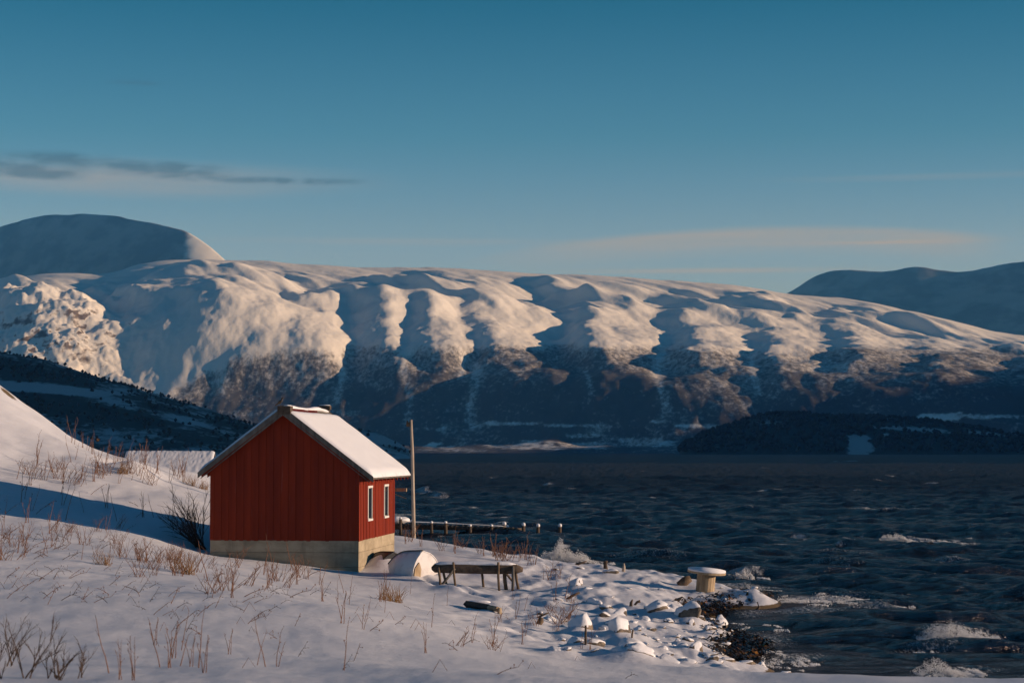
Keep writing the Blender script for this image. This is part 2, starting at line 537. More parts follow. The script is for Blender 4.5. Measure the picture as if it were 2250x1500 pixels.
gu = np.concatenate([np.linspace(-900, 1100, 300, endpoint=False), np.linspace(1100, 1780, 230, endpoint=False), np.linspace(1780, 3100, 70)])
gu = np.concatenate([np.linspace(-4500, -900, 14, endpoint=False), gu, np.linspace(3200, 8000, 14)])
gd = np.concatenate([np.geomspace(2.5, 38, 160, endpoint=False), np.linspace(38, 100, 420, endpoint=False), np.geomspace(100, 220, 50)])
D, U = np.meshgrid(gd, gu, indexing='ij')
GX = (U - 1125.0) / F * D
GZ = ground(np.clip(U - 1125.0, -2025, 1975) / F * D, D)      # beyond the view the ground simply runs on
crest = np.exp(-(((U - 18) / 26) ** 2 + ((D - 96.5) / 1.6) ** 2)) * 1.0
shore_d = sstep(0.16, 0.03, GZ) * sstep(-2, -1, -GZ)
ground_obj = grid_obj('snow_ground', GX, D, GZ, MAT_SNOW, attrs={'dirt': np.maximum(crest * 0.8, shore_d)})


# ------------------------------------------------------------------ mountains
def poly(u, pts):
    p = np.array(pts, float)
    return np.interp(u, p[:, 0], p[:, 1])


def main_mountain():
    u = np.linspace(-750, 3000, 1180)
    t = np.linspace(0, 1, 430)
    d = 5300 + 4300 * t ** 1.15
    Ds, Um = np.meshgrid(d, u, indexing='ij')
    sm = lambda p: np.convolve(np.pad(poly(u, p), 40, mode='edge'), np.ones(81) / 81, mode='valid')[None, :]
    off_low = sm([(-750, 110), (100, 120), (300, 170), (720, 70), (1500, -500), (1900, -720), (2250, -900), (3000, -1050)])
    off_high = sm([(-750, -200), (250, -220), (800, -100), (1450, 260), (1900, 330), (2250, 330), (3000, 330)])
    off = off_low + (off_high - off_low) * sstep(5950, 6750, Ds)
    offs = off_high
    Dm = Ds + off                    # the range runs obliquely, its face turned away from the sun
    X = (Um - 1125) / F * Dm
    sky_px = poly(u, [(-750, 395), (-200, 380), (0, 372), (60, 388), (120, 392), (230, 388), (300, 410), (360, 420), (500, 421), (640, 412), (780, 404), (950, 402), (1100, 397),
                      (1250, 387), (1350, 385), (1500, 372), (1620, 365), (1750, 345), (1900, 330), (1960, 318), (2100, 285), (2200, 258), (2250, 250), (2500, 215), (3000, 170)])
    k = np.ones(25) / 25
    sky_s = np.convolve(np.pad(sky_px, 12, mode='edge'), k, mode='valid')
    dsky = 8500.0
    zsky = sky_s[None, :] * (dsky + offs) / F + CAM_Z
    zb = poly(u, [(-750, 215), (0, 215), (600, 225), (1500, 235), (1900, 232), (2250, 215), (3000, 140)])[None, :] * (6350 + (off_low + off_high) / 2) / F
    zbrow = zb + (zsky - zb) * poly(u, [(-750, .45), (600, .48), (1300, .46), (1700, .45), (2250, .42), (3000, .42)])[None, :]
    # spurs standing out from the face, with gullies between them
    warp = 42 * fbm(X / 420, Dm / 300, 3, 0.5, 41)
    uw = Um + warp + (Ds - 6800) * 0.03
    spur = np.zeros_like(X)
    pts = [(-900, 120), (-620, 0), (-540, 160), (-330, 0), (-250, 160), (-40, 20), (40, 240), (150, 150), (262, -20), (380, 120), (478, 300), (610, 190), (758, -90), (845, 130), (892, 40), (938, 160), (1034, 30), (1050, 120),
           (1242, -110), (1302, 130), (1447, -90), (1512, 90), (1640, -50), (1690, 70), (1815, -50), (1860, 60), (2000, -40), (2050, 50), (2200, -50), (2260, 50), (2420, -50), (2480, 50), (2700, -50), (3100, 0)]
    def saw(q, sig, ex):
        g = np.zeros_like(X)
        for (a, ga), (b, gb) in zip(pts[:-1], pts[1:]):
            tt = np.clip((q - a) / (b - a), 0, 1)
            tt = tt ** ex if gb < ga else tt ** 0.85
            g = np.where((q >= a) & (q < b), ga + (gb - ga) * tt, g)
        w = int(3 * sig)
        kg = np.exp(-(np.arange(-w, w + 1) / sig) ** 2); kg /= kg.sum()
        gp = np.pad(g, ((0, 0), (w, w)), mode='edge')
        return sum(kg[i] * gp[:, i:i + g.shape[1]] for i in range(2 * w + 1))
    spur = saw(uw, 5.0, 1.35) * 0.80
    crown = saw(Um + 60 * fbm(X / 380, Dm / 300, 3, 0.5, 43) + (Ds - 6900) * 0.10, 9.0, 1.0)
    wd = sstep(5950, 6450, Ds) * (1 - sstep(7300, 8300, Ds))
    jag = fbm(X / 210, Dm / 240, 5, 0.5, 51)
    s = Ds + spur * wd - 60 * wd + 30 * jag * wd
    ks = [5300, 5650, 6350, 6950, 8500, 9000, 9600]
    zz = [0 * zb, 0 * zb + 26, zb, zbrow, zsky, zsky - 40, zsky - 160]
    Z = np.zeros_like(X)
    for i in range(len(ks) - 1):
        m = (s >= ks[i]) & (s <= ks[i + 1])
        tt = np.clip((s - ks[i]) / (ks[i + 1] - ks[i]), 0, 1)
        Z = np.where(m, zz[i] + (zz[i + 1] - zz[i]) * tt, Z)
    Z = np.where(s > ks[-1], zz[-1], Z)
    # rolling tops
    top = sstep(6500, 7200, s)
    fade = 1 - sstep(7500, 8450, s) * 0.88
    roll = fbm(X / 420 + Dm / 900, Dm / 620, 3, 0.5, 61)
    roll = fbm((X + 150 * roll) / 420 + Dm / 900, Dm / 620, 3, 0.5, 61)      # wind-packed: short steep lee, long slope to the right
    roll2 = fbm((X + 90 * roll) / 170 * 1.0 + Dm / 500, Dm / 330, 3, 0.45, 71)

    Z = Z + top * fade * (84 * roll + 24 * roll2) + sstep(6650, 7250, s) * (1 - sstep(7500, 8350, s)) * 0.13 * (crown - 90)
    face = sstep(5900, 6300, s) * (1 - top)
    left = sstep(420, 150, Um)
    Z = Z + face * (12 * jag) + left * sstep(5600, 6000, s) * (1 - sstep(7000, 7600, s)) * (38 * fbm(X / 190, Dm / 150, 5, 0.6, 81))
    low = sstep(5400, 5700, s) * (1 - sstep(6200, 6500, s))
    Z = Z + low * 26 * fbm(X / 260, Dm / 500, 4, 0.5, 91)
    Z = np.maximum(Z, 0.0) * sstep(5300, 5420, Ds) - 0.6 * (1 - sstep(5300, 5420, Ds))
    # light spit of open snow at the foot of the right hand slope
    py = 990 - (Z - CAM_Z) / Dm * F
    tl = poly(u, [(-750, 900), (0, 890), (250, 880), (380, 850), (520, 775), (760, 755), (1100, 752), (1450, 750), (1700, 765), (1900, 752), (2250, 757), (3000, 780)])[None, :]
    tl = tl + 10 * fbm(X / 90, Dm / 200, 4, 0.6, 95)
    forest = sstep(-12, 26, py - tl) * (0.58 + 0.28 * sstep(30, 130, py - tl))
    for (a, w, y0, y1) in [(745, 9, 750, 880), (893, 9, 750, 930), (1010, 7, 750, 820), (1040, 13, 790, 930), (1452, 12, 750, 900), (490, 14, 790, 860), (1290, 7, 800, 860), (1660, 8, 770, 850)]:
        forest = forest - 0.30 * np.exp(-((Um - a - 8 * np.sin(py / 23 + a)) / w) ** 2) * sstep(y0, y0 + 20, py) * (1 - sstep(y1, y1 + 25, py))
    fld = np.zeros_like(Z)
    for (a, b2, y0, y1, v) in [(948, 985, 972, 985, .9), (1142, 1182, 966, 989, 1.1), (1188, 1222, 968, 989, 1.0), (1080, 1140, 978, 986, .8), (1230, 1340, 970, 986, .65), (1250, 1320, 950, 962, .6),
                              (1060, 1190, 926, 934, .8), (1190, 1310, 931, 938, .8), (1310, 1330, 931, 972, .5), (1420, 1460, 923, 928, .8), (1500, 1590, 932, 940, .8), (1340, 1480, 962, 980, .45),
                              (2020, 2120, 908, 924, 1.1), (2090, 2250, 911, 920, .9), (2090, 2110, 902, 922, .9), (880, 1100, 986, 990, .4), (910, 990, 938, 943, .5), (300, 800, 900, 915, .3)]:
        e = 12
        jx = 38 * fbm(X / 90, Dm / 60, 3, .6, 97 + int(a))
        fld = np.maximum(fld, 0.62 * v * sstep(a - e, a + e, Um + jx) * (1 - sstep(b2 - e, b2 + e, Um + jx)) * sstep(y0 - 3, y0 + 3, py + jx * .12) * (1 - sstep(y1 - 3, y1 + 3, py + jx * .12)))
    forest = np.clip(forest - fld, 0, 1)
    gy, gx = np.gradient(Z)
    slope = np.abs(gx / np.gradient(X, axis=1)) + np.abs(gy / np.gradient(Dm, axis=0))
    rock = sstep(0.9, 1.7, slope) * 0.45 * np.clip(left + 0.4, 0, 1) + left * 0.20 * sstep(640, 700, py) * (1 - sstep(760, 820, py))
    return grid_obj('mountain_ridge', X, Dm, Z, MAT_MOUNTAIN, attrs={'forest': forest, 'rock': rock})


main_mountain()


def back_mountain(name, u0, u1, prof, dfun, seed, rough):
    u = np.linspace(u0, u1, 300)
    t = np.linspace(0, 1, 120)
    T, Um = np.meshgrid(t, u, indexing='ij')
    dsk = dfun(Um)
    Dm = dsk - 3000 * (1 - np.minimum(T / 0.85, 1)) + 1800 * np.maximum(0, T - 0.85) / 0.15
    X = (Um - 1125) / F * Dm
    h = np.convolve(np.pad(poly(u, prof), 5, mode='edge'), np.ones(11) / 11, mode='valid')[None, :]
    zs = h * dsk / F + CAM_Z
    rise = np.where(T < 0.85, (T / 0.85) ** 1.1, 1 - 0.35 * (T - 0.85) / 0.15)
    Z = zs * rise + rough * fbm(X / 700, Dm / 700, 5, 0.45, seed) * np.minimum(T * 3, 1) * np.clip(1.25 - T, 0, 1)
    return grid_obj(name, X, Dm, np.maximum(Z, 0), MAT_FAR, attrs={'snow': np.maximum(sstep(360, 450, Um) * (1 - sstep(600, 700, Um)), 0.12)})  # mask of the left peak's right shoulder, painted brighter to look sunlit


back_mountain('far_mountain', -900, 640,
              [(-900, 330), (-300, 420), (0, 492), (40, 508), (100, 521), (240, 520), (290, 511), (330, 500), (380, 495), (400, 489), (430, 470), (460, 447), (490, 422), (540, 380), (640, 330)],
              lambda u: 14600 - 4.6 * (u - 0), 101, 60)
back_mountain('far_mountain', 1560, 3200,
              [(1560, 300), (1700, 335), (1745, 352), (1780, 378), (1830, 398), (1900, 398), (1940, 396), (2010, 406), (2040, 400), (2110, 392), (2150, 398), (2250, 418), (2500, 440), (3200, 400)],
              lambda u: 15800 - 2.6 * (u - 1560), 111, 90)


def side_mountain():
    """the steep mountain standing to the right of the view; the shade on the far water and the low hills is its shadow"""
    y = np.linspace(300, 6100, 140); x = np.linspace(2100, 5200, 90)
    Y, X = np.meshgrid(y, x, indexing='ij')
    cx = 3300 + 0.16 * (Y - 1000)
    prof = np.exp(-(((X - cx) / 650) ** 2))
    ends = sstep(300, 900, Y) * (1 - 0.37 * sstep(3300, 4200, Y)) * (1 - sstep(5300, 6000, Y))
    Z = (1150 + 110 * fbm(Y / 700, X / 900, 4, .5, 131)) * prof * ends + 25 * fbm(X / 200, Y / 200, 4, .5, 133) * prof * ends - 0.4
    grid_obj('side_mountain', X, Y, Z, MAT_MOUNTAIN, attrs={'forest': (Z < 300) * 0.7, 'rock': 0 * Z})


side_mountain()


def low_hill(name, u, d0, d1, prof, forest_fn, seed, amp):
    t = np.linspace(0, 1, 170)
    T, Um = np.meshgrid(t, u, indexing='ij')
    Dm = d0 + (d1 - d0) * T
    X = (Um - 1125) / F * Dm
    h = poly(u, prof)[None, :]
    dk = d0 + (d1 - d0) * 0.72
    zs = np.maximum(h, 0) * dk / F + np.where(h > 0, CAM_Z, -1.0)
    rise = np.where(T < 0.72, np.sin(np.minimum(T / 0.72, 1) * math.pi / 2) ** 0.9, 1 - 0.9 * ((T - 0.72) / 0.28) ** 1.5)
    Z = zs * rise + amp * fbm(X / (18 * amp), Dm / (36 * amp), 4, 0.5, seed) * np.sin(T * math.pi) * sstep(2, 30, h)
    Z = Z - 0.6 * (1 - sstep(0, 0.03, T))
    py = 990 - (Z - CAM_Z) / Dm * F
    o = grid_obj(name, X, Dm, Z, MAT_HILL, attrs={'forest': forest_fn(Um, py, X, Dm)})
    return X, Dm, Z, py


def hill_forest(U_, py, X, Dm):
    f = 0.55 + 0 * U_
    f = f + 0.5 * np.exp(-((py - (800 + 0.26 * U_)) / 13) ** 2) - 0.75 * np.exp(-((py - (846 + 0.07 * U_)) / 9) ** 2) * sstep(320, 200, U_)
    f = f - 0.55 * np.exp(-((py - (880 + 0.20 * (U_ - 250))) / 22) ** 2) * sstep(200, 300, U_) * (0.5 + fbm(X / 60, Dm / 120, 3, .5, 7))
    f = f + 0.5 * np.exp(-((py - (870 + 0.17 * U_)) / 16) ** 2) * sstep(420, 250, U_)
    f = f - 0.5 * sstep(640, 700, U_) * np.exp(-((py - 966) / 14) ** 2)
    return f


HX, HD, HZ, HP = low_hill('hillside', np.linspace(-700, 930, 420), 1350, 2350,
                          [(-700, 300), (-200, 232), (0, 205), (90, 190), (180, 165), (300, 136), (420, 98), (520, 62), (570, 48), (680, 42), (780, 46), (830, 36), (880, 14), (905, -2), (930, -10)],
                          hill_forest, 141, 6)


def head_forest(U_, py, X, Dm):
    f = 0.95 + 0 * U_
    U_ = U_ + 14 * fbm(X / 40, Dm / 60, 3, .5, 19)
    f = f - 0.75 * sstep(1855, 1880, U_) * (1 - sstep(1890, 1935, U_)) * sstep(948, 966, py)
    f = f - 0.9 * np.exp(-((py - 955) / 5) ** 2) * np.exp(-((U_ - 1945) / 14) ** 2)
    f = f - 0.5 * np.exp(-((py - (940 + 0.06 * (U_ - 1950))) / 7) ** 2) * sstep(1900, 1960, U_)
    f = f - 0.35 * np.exp(-((py - 930) / 8) ** 2) * np.exp(-((U_ - 1680) / 50) ** 2)
    return f


NX, ND, NZ, NP = low_hill('headland', np.linspace(1480, 3000, 420), 2900, 3600,
                          [(1480, -12), (1492, -2), (1505, 16), (1540, 32), (1590, 52), (1650, 70), (1690, 78), (1750, 79), (1830, 75), (1950, 73), (2020, 66), (2120, 54), (2200, 38), (2260, 32), (2400, 40), (3000, 60)],
                          head_forest, 151, 5)


def wood(name, X, Dm, Z, F_, count, hmin, hmax, seed, mat):
    """bare far off trees, a standing mass nobody could count: one mesh of small crowns"""
    r = np.random.default_rng(seed)
    n_all = X.size
    p = np.clip(F_.ravel(), 0, 1) ** 2 * (Z.ravel() > 3)
    p = p / p.sum()
    pick = r.choice(n_all, count, p=p)
    V = []; Fc = []
    xs = X.ravel()[pick]; ys = Dm.ravel()[pick]; zs = Z.ravel()[pick]
    for x, y, z in zip(xs, ys, zs):
        x += r.uniform(-6, 6); y += r.uniform(-6, 6)
        h = r.uniform(hmin, hmax); w = h * r.uniform(.4, .75)
        b = len(V)
        V += [(x, y, z - 1), (x - w, y, z + h * .45), (x, y - w, z + h * .5), (x + w, y, z + h * .42), (x, y + w, z + h * .5), (x + r.uniform(-.2, .2) * w, y, z + h)]
        Fc += [(b, b + 2, b + 1), (b, b + 3, b + 2), (b, b + 4, b + 3), (b, b + 1, b + 4), (b + 5, b + 1, b + 2), (b + 5, b + 2, b + 3), (b + 5, b + 3, b + 4), (b + 5, b + 4, b + 1)]
    me = bpy.data.meshes.new(name); me.from_pydata(V, [], Fc)
    o = new_obj(name, me, mat)
    o['kind'] = 'stuff'
    return o


MAT_WOOD = make_mat('far_trees', lambda n, b: setp(n, b, col=n.mix(n.noise(n.mapping(n.obj(), (.03, .03, .03)), 1.0, 2), (0.035, 0.032, 0.032), (0.085, 0.072, 0.066)), rough=0.9, spec=0.05))
wood('hillside_wood', HX, HD, HZ, hill_forest(HX / HD * F + 1125, HP, HX, HD) * (HD < 2120), 2000, 1.6, 3.4, 5, MAT_WOOD)['label'] = 'dark bare birch wood on the low hillside behind the red house'
wood('headland_wood', NX, ND, NZ, head_forest(NX / ND * F + 1125, NP, NX, ND) * (ND < 3450), 3600, 3.5, 8, 6, MAT_WOOD)['label'] = 'dark wood covering the low headland across the water'


# ------------------------------------------------------------------ sea
def ocean_tile(Ntile, L, wind, wdir, rms, seed):
    r = np.random.default_rng(seed)
    k1 = 2 * np.pi * np.fft.fftfreq(Ntile, L / Ntile)
    KY, KX = np.meshgrid(k1, k1, indexing='ij')
    k = np.sqrt(KX ** 2 + KY ** 2); k[0, 0] = 1e-6
    Lw = wind ** 2 / 9.81
    cosw = (KX * wdir[0] + KY * wdir[1]) / k
    ph = np.exp(-1 / (k * Lw) ** 2) / k ** 4 * np.abs(cosw) ** 2.5 * np.exp(-(k * 0.10) ** 2)
    ph[cosw < 0] *= 0.1; ph[0, 0] = 0
    h = (r.normal(size=k.shape) + 1j * r.normal(size=k.shape)) * np.sqrt(ph)
    H = np.fft.ifft2(h)
    sc = rms / np.std(H.real)
    Hx = np.fft.ifft2(-1j * KX / k * h); Hy = np.fft.ifft2(-1j * KY / k * h)
    return H.real * sc, Hx.real * sc, Hy.real * sc


def sample(tile, L, x, y):
    Nt = tile.shape[0]
    fx = (x / L * Nt) % Nt; fy = (y / L * Nt) % Nt
    i = np.floor(fx).astype(int); j = np.floor(fy).astype(int)
    a = fx - i; b = fy - j
    i1 = (i + 1) % Nt; j1 = (j + 1) % Nt; i = i % Nt; j = j % Nt
    return (tile[j, i] * (1 - a) + tile[j, i1] * a) * (1 - b) + (tile[j1, i] * (1 - a) + tile[j1, i1] * a) * b


WDIR = np.array([-0.62, -0.78])
T1 = ocean_tile(512, 110.0, 5.0, WDIR, 0.20, 3)
T2 = ocean_tile(256, 47.0, 2.6, np.array([-0.80, -0.60]), 0.10, 4)
BREAK = [  # px0, px1, py of the crest, height in m, foam strength
    (1185, 1350, 1228, 0.30, 1.0), (1935, 2125, 1190, 0.26, 0.92), (1622, 1668, 1262, 0.15, 0.85), (2015, 2215, 1398, 0.11, 0.84), (1990, 2130, 1420, 0.06, 0.66), (2060, 2240, 1406, 0.05, 0.62),
    (2000, 2175, 1486, 0.10, 0.84), (2090, 2220, 1478, 0.05, 0.6), (1700, 1980, 1318, 0.18, 0.9), (1760, 1960, 1212, 0.22, 0.6), (1590, 1720, 1284, 0.12, 0.85), (1690, 1880, 1348, 0.16, 0.75), (2200, 2330, 1310, 0.35, 0.4),
    (1350, 1560, 1226, .2, .6), (920, 960, 1083, .3, .9), (960, 985, 1092, .3, .8), (1640, 1760, 1452, .05, .8), (2060, 2160, 1226, .2, .7), (1810, 1900, 1246, .2, .55), (1880, 2010, 1338, .12, .7),
]


def sea_pos(px, py):
    dx, dy, dz = ray(px, py)
    d = -CAM_Z / dz * dy
    return dx / dy * d, d


def breakers(x, y):
    h = np.zeros_like(x); f = np.zeros_like(x)
    wob = 0.5 * fbm(x * .5, y * .5, 3, .5, 191)
    for (a, b, py, hh, fs) in BREAK:
        x0, y0 = sea_pos(a, py - 6); x1, y1 = sea_pos(b, py + 4)
        ex, ey = x1 - x0, y1 - y0
        L = math.hypot(ex, ey)
        t = ((x - x0) * ex + (y - y0) * ey) / L ** 2
        nrm = ((x - x0) * ey - (y - y0) * ex) / L + wob * 0.7      # > 0 on the shoreward side
        along = sstep(-0.15, 0.25, t) * (1 - sstep(0.7, 1.2, t))
        wid = 0.75 + 0.5 * hh
        prof = np.where(nrm > 0, np.exp(-(nrm / (0.75 * wid)) ** 2), np.exp(-(nrm / (1.9 * wid)) ** 2))
        h = h + hh * prof * np.exp(-((t - .38) / .34) ** 2)
        f = np.maximum(f, fs * along * np.where(nrm > -0.3, np.exp(-((nrm - 0.5) / (1.9 * wid)) ** 2), np.exp(-((nrm + .3) / 0.6) ** 2)))
    return h, f


def make_sea():
    u = np.concatenate([np.linspace(-2600, 700, 60, endpoint=False), np.linspace(700, 2330, 560, endpoint=False), np.linspace(2330, 3600, 70)])
    d = np.concatenate([np.linspace(38, 110, 300, endpoint=False), np.geomspace(110, 420, 260, endpoint=False), np.geomspace(420, 6300, 90)])
    Dm, Um = np.meshgrid(d, u, indexing='ij')
    X = (Um - 1125) / F * Dm
    near = Dm < 215
    gz = np.full_like(X, -3.0)
    gz[near] = base_ground(X[near], Dm[near])
    gz = np.where((np.abs(X) < 45) & near, gz, -3.0)
    depth = np.clip(-gz, -0.5, 3)
    amp = 0.12 + 0.88 * sstep(0.1, 1.2, depth)
    far = 1 - sstep(500, 2500, Dm) * 0.5
    h1 = sample(T1[0], 110.0, X, Dm); c1x = sample(T1[1], 110.0, X, Dm); c1y = sample(T1[2], 110.0, X, Dm)
    rx, ry = X * .86 + Dm * .5, -X * .5 + Dm * .86
    h2 = sample(T2[0], 47.0, rx, ry)
    bh, bf = breakers(X, Dm)
    gust = 0.75 + 0.5 * grad_noise(X / 60, Dm / 90, 77)
    Z = (h1 * gust + h2) * amp * far + bh * sstep(0.0, 0.5, depth)
    chop = 0.9 * amp * (1 - sstep(150, 400, Dm))
    crestf = sstep(0.33, 0.52, h1 * gust + 0.4 * h2) * sstep(0.0, 0.4, grad_noise(X / 9, Dm / 14, 79) + 0.16) * (0.68 + 0.35 * sstep(300, 90, Dm))
    shore = sstep(0.75, 0.15, depth) * sstep(-0.45, 0.0, depth) * 0.5
    shore = shore * (0.7 + 0.9 * fbm(X * .35, Dm * .3, 3, .5, 83))
    fields = np.zeros_like(X)
    for (a, b2, y, w) in [(1830, 130, 1312, 18), (1680, 90, 1400, 26), (1640, 90, 1455, 16), (1740, 120, 1440, 18), (1650, 60, 1345, 14), (1900, 90, 1330, 9)]:
        pyy = 990 + CAM_Z / Dm * F
        fields = np.maximum(fields, 0.72 * np.exp(-(((Um - a) / b2) ** 2 + ((pyy - y) / w) ** 2)))
    caps = np.zeros_like(X)                                   # small whitecaps scattered over the open water
    rc = np.random.default_rng(19)
    for _ in range(95):
        a, y = rc.uniform(905, 2330), 1003 + 200 * rc.random() ** 1.25
        cx, cd = sea_pos(a, y)
        ln, dp = rc.uniform(7, 26) / F * cd, rc.uniform(.25, .6) + cd * .0035
        m = (np.abs(X - cx) < 3 * ln) & (np.abs(Dm - cd) < 3 * dp + 2)
        ex, ed = X[m] - cx, Dm[m] - cd + .35 * (X[m] - cx)
        caps[m] = np.maximum(caps[m], rc.uniform(.95, 1.35) * np.exp(-((ex / ln) ** 2 + (ed / dp) ** 2)))
    caps = caps * sstep(0.2, 0.8, depth)
    foam = np.maximum.reduce([bf, crestf, shore, fields, caps])
    return grid_obj('sea', X + c1x * chop, Dm + c1y * chop, Z, MAT_SEA, attrs={'foam': foam, 'calm': 1 - amp, 'far': sstep(70, 380, Dm)})


make_sea()


def sea_z(x, y):
    x = np.asarray([x], float); y = np.asarray([y], float)
    return float((sample(T1[0], 110.0, x, y) * .75 + breakers(x, y)[0])[0])


# haze: the air between the shore and the far side of the fjord
def haze():
    me = bpy.data.meshes.new('haze')
    x0, x1, y0, y1, z0, z1 = -9500, 9500, -300, 17800, -6, 2000
    V = [(x, y, z) for z in (z0, z1) for y in (y0, y1) for x in (x0, x1)]
    me.from_pydata(V, [], [(0, 2, 3, 1), (4, 5, 7, 6), (0, 1, 5, 4), (2, 6, 7, 3), (0, 4, 6, 2), (1, 3, 7, 5)])
    m = bpy.data.materials.new('haze_air'); m.use_nodes = True
    m.node_tree.nodes.clear()
    n = NT(m.node_tree)
    v = n.node('ShaderNodeVolumePrincipled')
    v.inputs['Color'].default_value = (0.09, 0.40, 1.0, 1)
    v.inputs['Absorption Color'].default_value = (1, 1, 1, 1)
    v.inputs['Density'].default_value = HAZE_DENSITY
    v.inputs['Anisotropy'].default_value = 0.0
    o = n.node('ShaderNodeOutputMaterial')
    m.node_tree.links.new(v.outputs[0], o.inputs['Volume'])
    ob = new_obj('haze', me, m)
    ob['kind'] = 'stuff'
    ob['label'] = 'thin blue winter haze over the fjord'


HAZE_DENSITY = 4.4e-5
haze()


# ================================================================== things
def ghit(px, py, lo=8.0, hi=215.0):
    """where the view through (px, py) meets the finished snow surface"""
    dx, dy, dz = ray(px, py)
    ue = 1125.0 + F * dx / dy
    c = int(np.clip(np.searchsorted(gu, ue), 1, len(gu) - 1))
    w = (ue - gu[c - 1]) / (gu[c] - gu[c - 1])
    col = GZ[:, c - 1] * (1 - w) + GZ[:, c] * w
    zr = CAM_Z + dz / dy * gd
    ok = np.nonzero((zr < col) & (gd > lo) & (gd < hi))[0]
    k = int(ok[0]) if len(ok) else int(np.searchsorted(gd, hi)) - 1
    k = max(k, 1)
    a0 = zr[k - 1] - col[k - 1]; a1 = zr[k] - col[k]
    t = a0 / (a0 - a1) if a0 > 0 and a1 < 0 else 1.0
    d = gd[k - 1] + t * (gd[k] - gd[k - 1])
    return (dx / dy * d, d, CAM_Z + dz / dy * d)


def gz_at(x, y):
    ue = 1125.0 + F * x / y
    c = int(np.clip(np.searchsorted(gu, ue), 1, len(gu) - 1)); r = int(np.clip(np.searchsorted(gd, y), 1, len(gd) - 1))
    a = (ue - gu[c - 1]) / (gu[c] - gu[c - 1]); b = (y - gd[r - 1]) / (gd[r] - gd[r - 1])
    return float((GZ[r - 1, c - 1] * (1 - a) + GZ[r - 1, c] * a) * (1 - b) + (GZ[r, c - 1] * (1 - a) + GZ[r, c] * a) * b)


class MB:
    """collects shapes for ONE mesh object"""
    def __init__(self):
        self.v = []; self.f = []

    def add(self, verts, faces):
        b = len(self.v)
        self.v += [tuple(p) for p in verts]
        self.f += [tuple(i + b for i in q) for q in faces]
        return self

    def box(self, x0, x1, y0, y1, z0, z1):
        return self.add([(x0, y0, z0), (x1, y0, z0), (x1, y1, z0), (x0, y1, z0), (x0, y0, z1), (x1, y0, z1), (x1, y1, z1), (x0, y1, z1)],
                        [(0, 3, 2, 1), (4, 5, 6, 7), (0, 1, 5, 4), (1, 2, 6, 5), (2, 3, 7, 6), (3, 0, 4, 7)])

    def prism(self, poly2, y0, y1):
        n = len(poly2)
        v = [(x, y0, z) for x, z in poly2] + [(x, y1, z) for x, z in poly2]
        f = [tuple(range(n)), tuple(range(2 * n - 1, n - 1, -1))]
        f += [(i, i + n, (i + 1) % n + n, (i + 1) % n) for i in range(n)]
        return self.add(v, f)

    def tube(self, pts, radii, sides=6, rough=0.0, caps=True, squash=1.0):
        pts = [Vector(p) for p in pts]
        n = len(pts); base = len(self.v)
        ref = Vector((0, 0, 1))
        t0 = (pts[1] - pts[0]).normalized()
        if abs(t0.dot(ref)) > 0.9:
            ref = Vector((1, 0, 0))
        for i, p in enumerate(pts):
            t = (pts[min(i + 1, n - 1)] - pts[max(i - 1, 0)]).normalized()
            a = t.cross(ref).normalized(); b = a.cross(t)
            for k in range(sides):
                an = 2 * math.pi * k / sides
                r = radii[i] * (1 + rough * random.uniform(-1, 1))
                self.v.append(tuple(p + a * (math.cos(an) * r) + b * (math.sin(an) * r * squash)))
        for i in range(n - 1):
            for k in range(sides):
                k2 = (k + 1) % sides
                self.f.append((base + i * sides + k, base + i * sides + k2, base + (i + 1) * sides + k2, base + (i + 1) * sides + k))
        if caps:
            self.f.append(tuple(base + k for k in reversed(range(sides))))
            self.f.append(tuple(base + (n - 1) * sides + k for k in range(sides)))
        return self

    def mesh(self, name, smooth=False):
        me = bpy.data.meshes.new(name)
        me.from_pydata(self.v, [], self.f)
        if smooth:
            me.polygons.foreach_set('use_smooth', np.ones(len(me.polygons), bool))
        me.update()
        return me

    def build(self, name, mat, parent=None, smooth=False, bevel=0.0):
        o = new_obj(name, self.mesh(name, smooth), mat, parent)
        if bevel:
            m = o.modifiers.new('bevel', 'BEVEL'); m.width = bevel; m.segments = 2; m.limit_method = 'ANGLE'
        return o


def lump(name, mat, parent, rx, ry, rz, seed, sub=3, amp=0.18, flat=0.0, loc=(0, 0, 0)):
    """rounded uneven body"""
    import bmesh
    bm = bmesh.new()
    bmesh.ops.create_icosphere(bm, subdivisions=sub, radius=1.0)
    co = np.array([v.co[:] for v in bm.verts])
    d = 1 + amp * (grad_noise(co[:, 0] * 1.3 + seed, co[:, 1] * 1.3 + co[:, 2] * .9, seed) * 1.6 + 0.5 * grad_noise(co[:, 0] * 3 - co[:, 2] * 2, co[:, 1] * 3 + seed, seed + 1))
    if name == 'stone':
        r_ = np.random.default_rng(seed)
        for _ in range(13):
            nn = r_.normal(size=3); nn /= np.linalg.norm(nn)
            over = np.maximum(0, (co * d[:, None]) @ nn - r_.uniform(.58, .86))
            q_ = co * d[:, None] - over[:, None] * nn
            co, d = q_, np.ones(len(q_))
        for v, q_ in zip(bm.verts, co):
            v.co = q_
    for v, k in zip(bm.verts, d):
        v.co = (v.co.x * k * rx, v.co.y * k * ry, max(v.co.z * k, -1 + flat) * rz)
    me = bpy.data.meshes.new(name)
    bm.to_mesh(me); bm.free()
    me.polygons.foreach_set('use_smooth', np.ones(len(me.polygons), bool))
    o = new_obj(name, me, mat, parent)
    o.location = loc
    return o


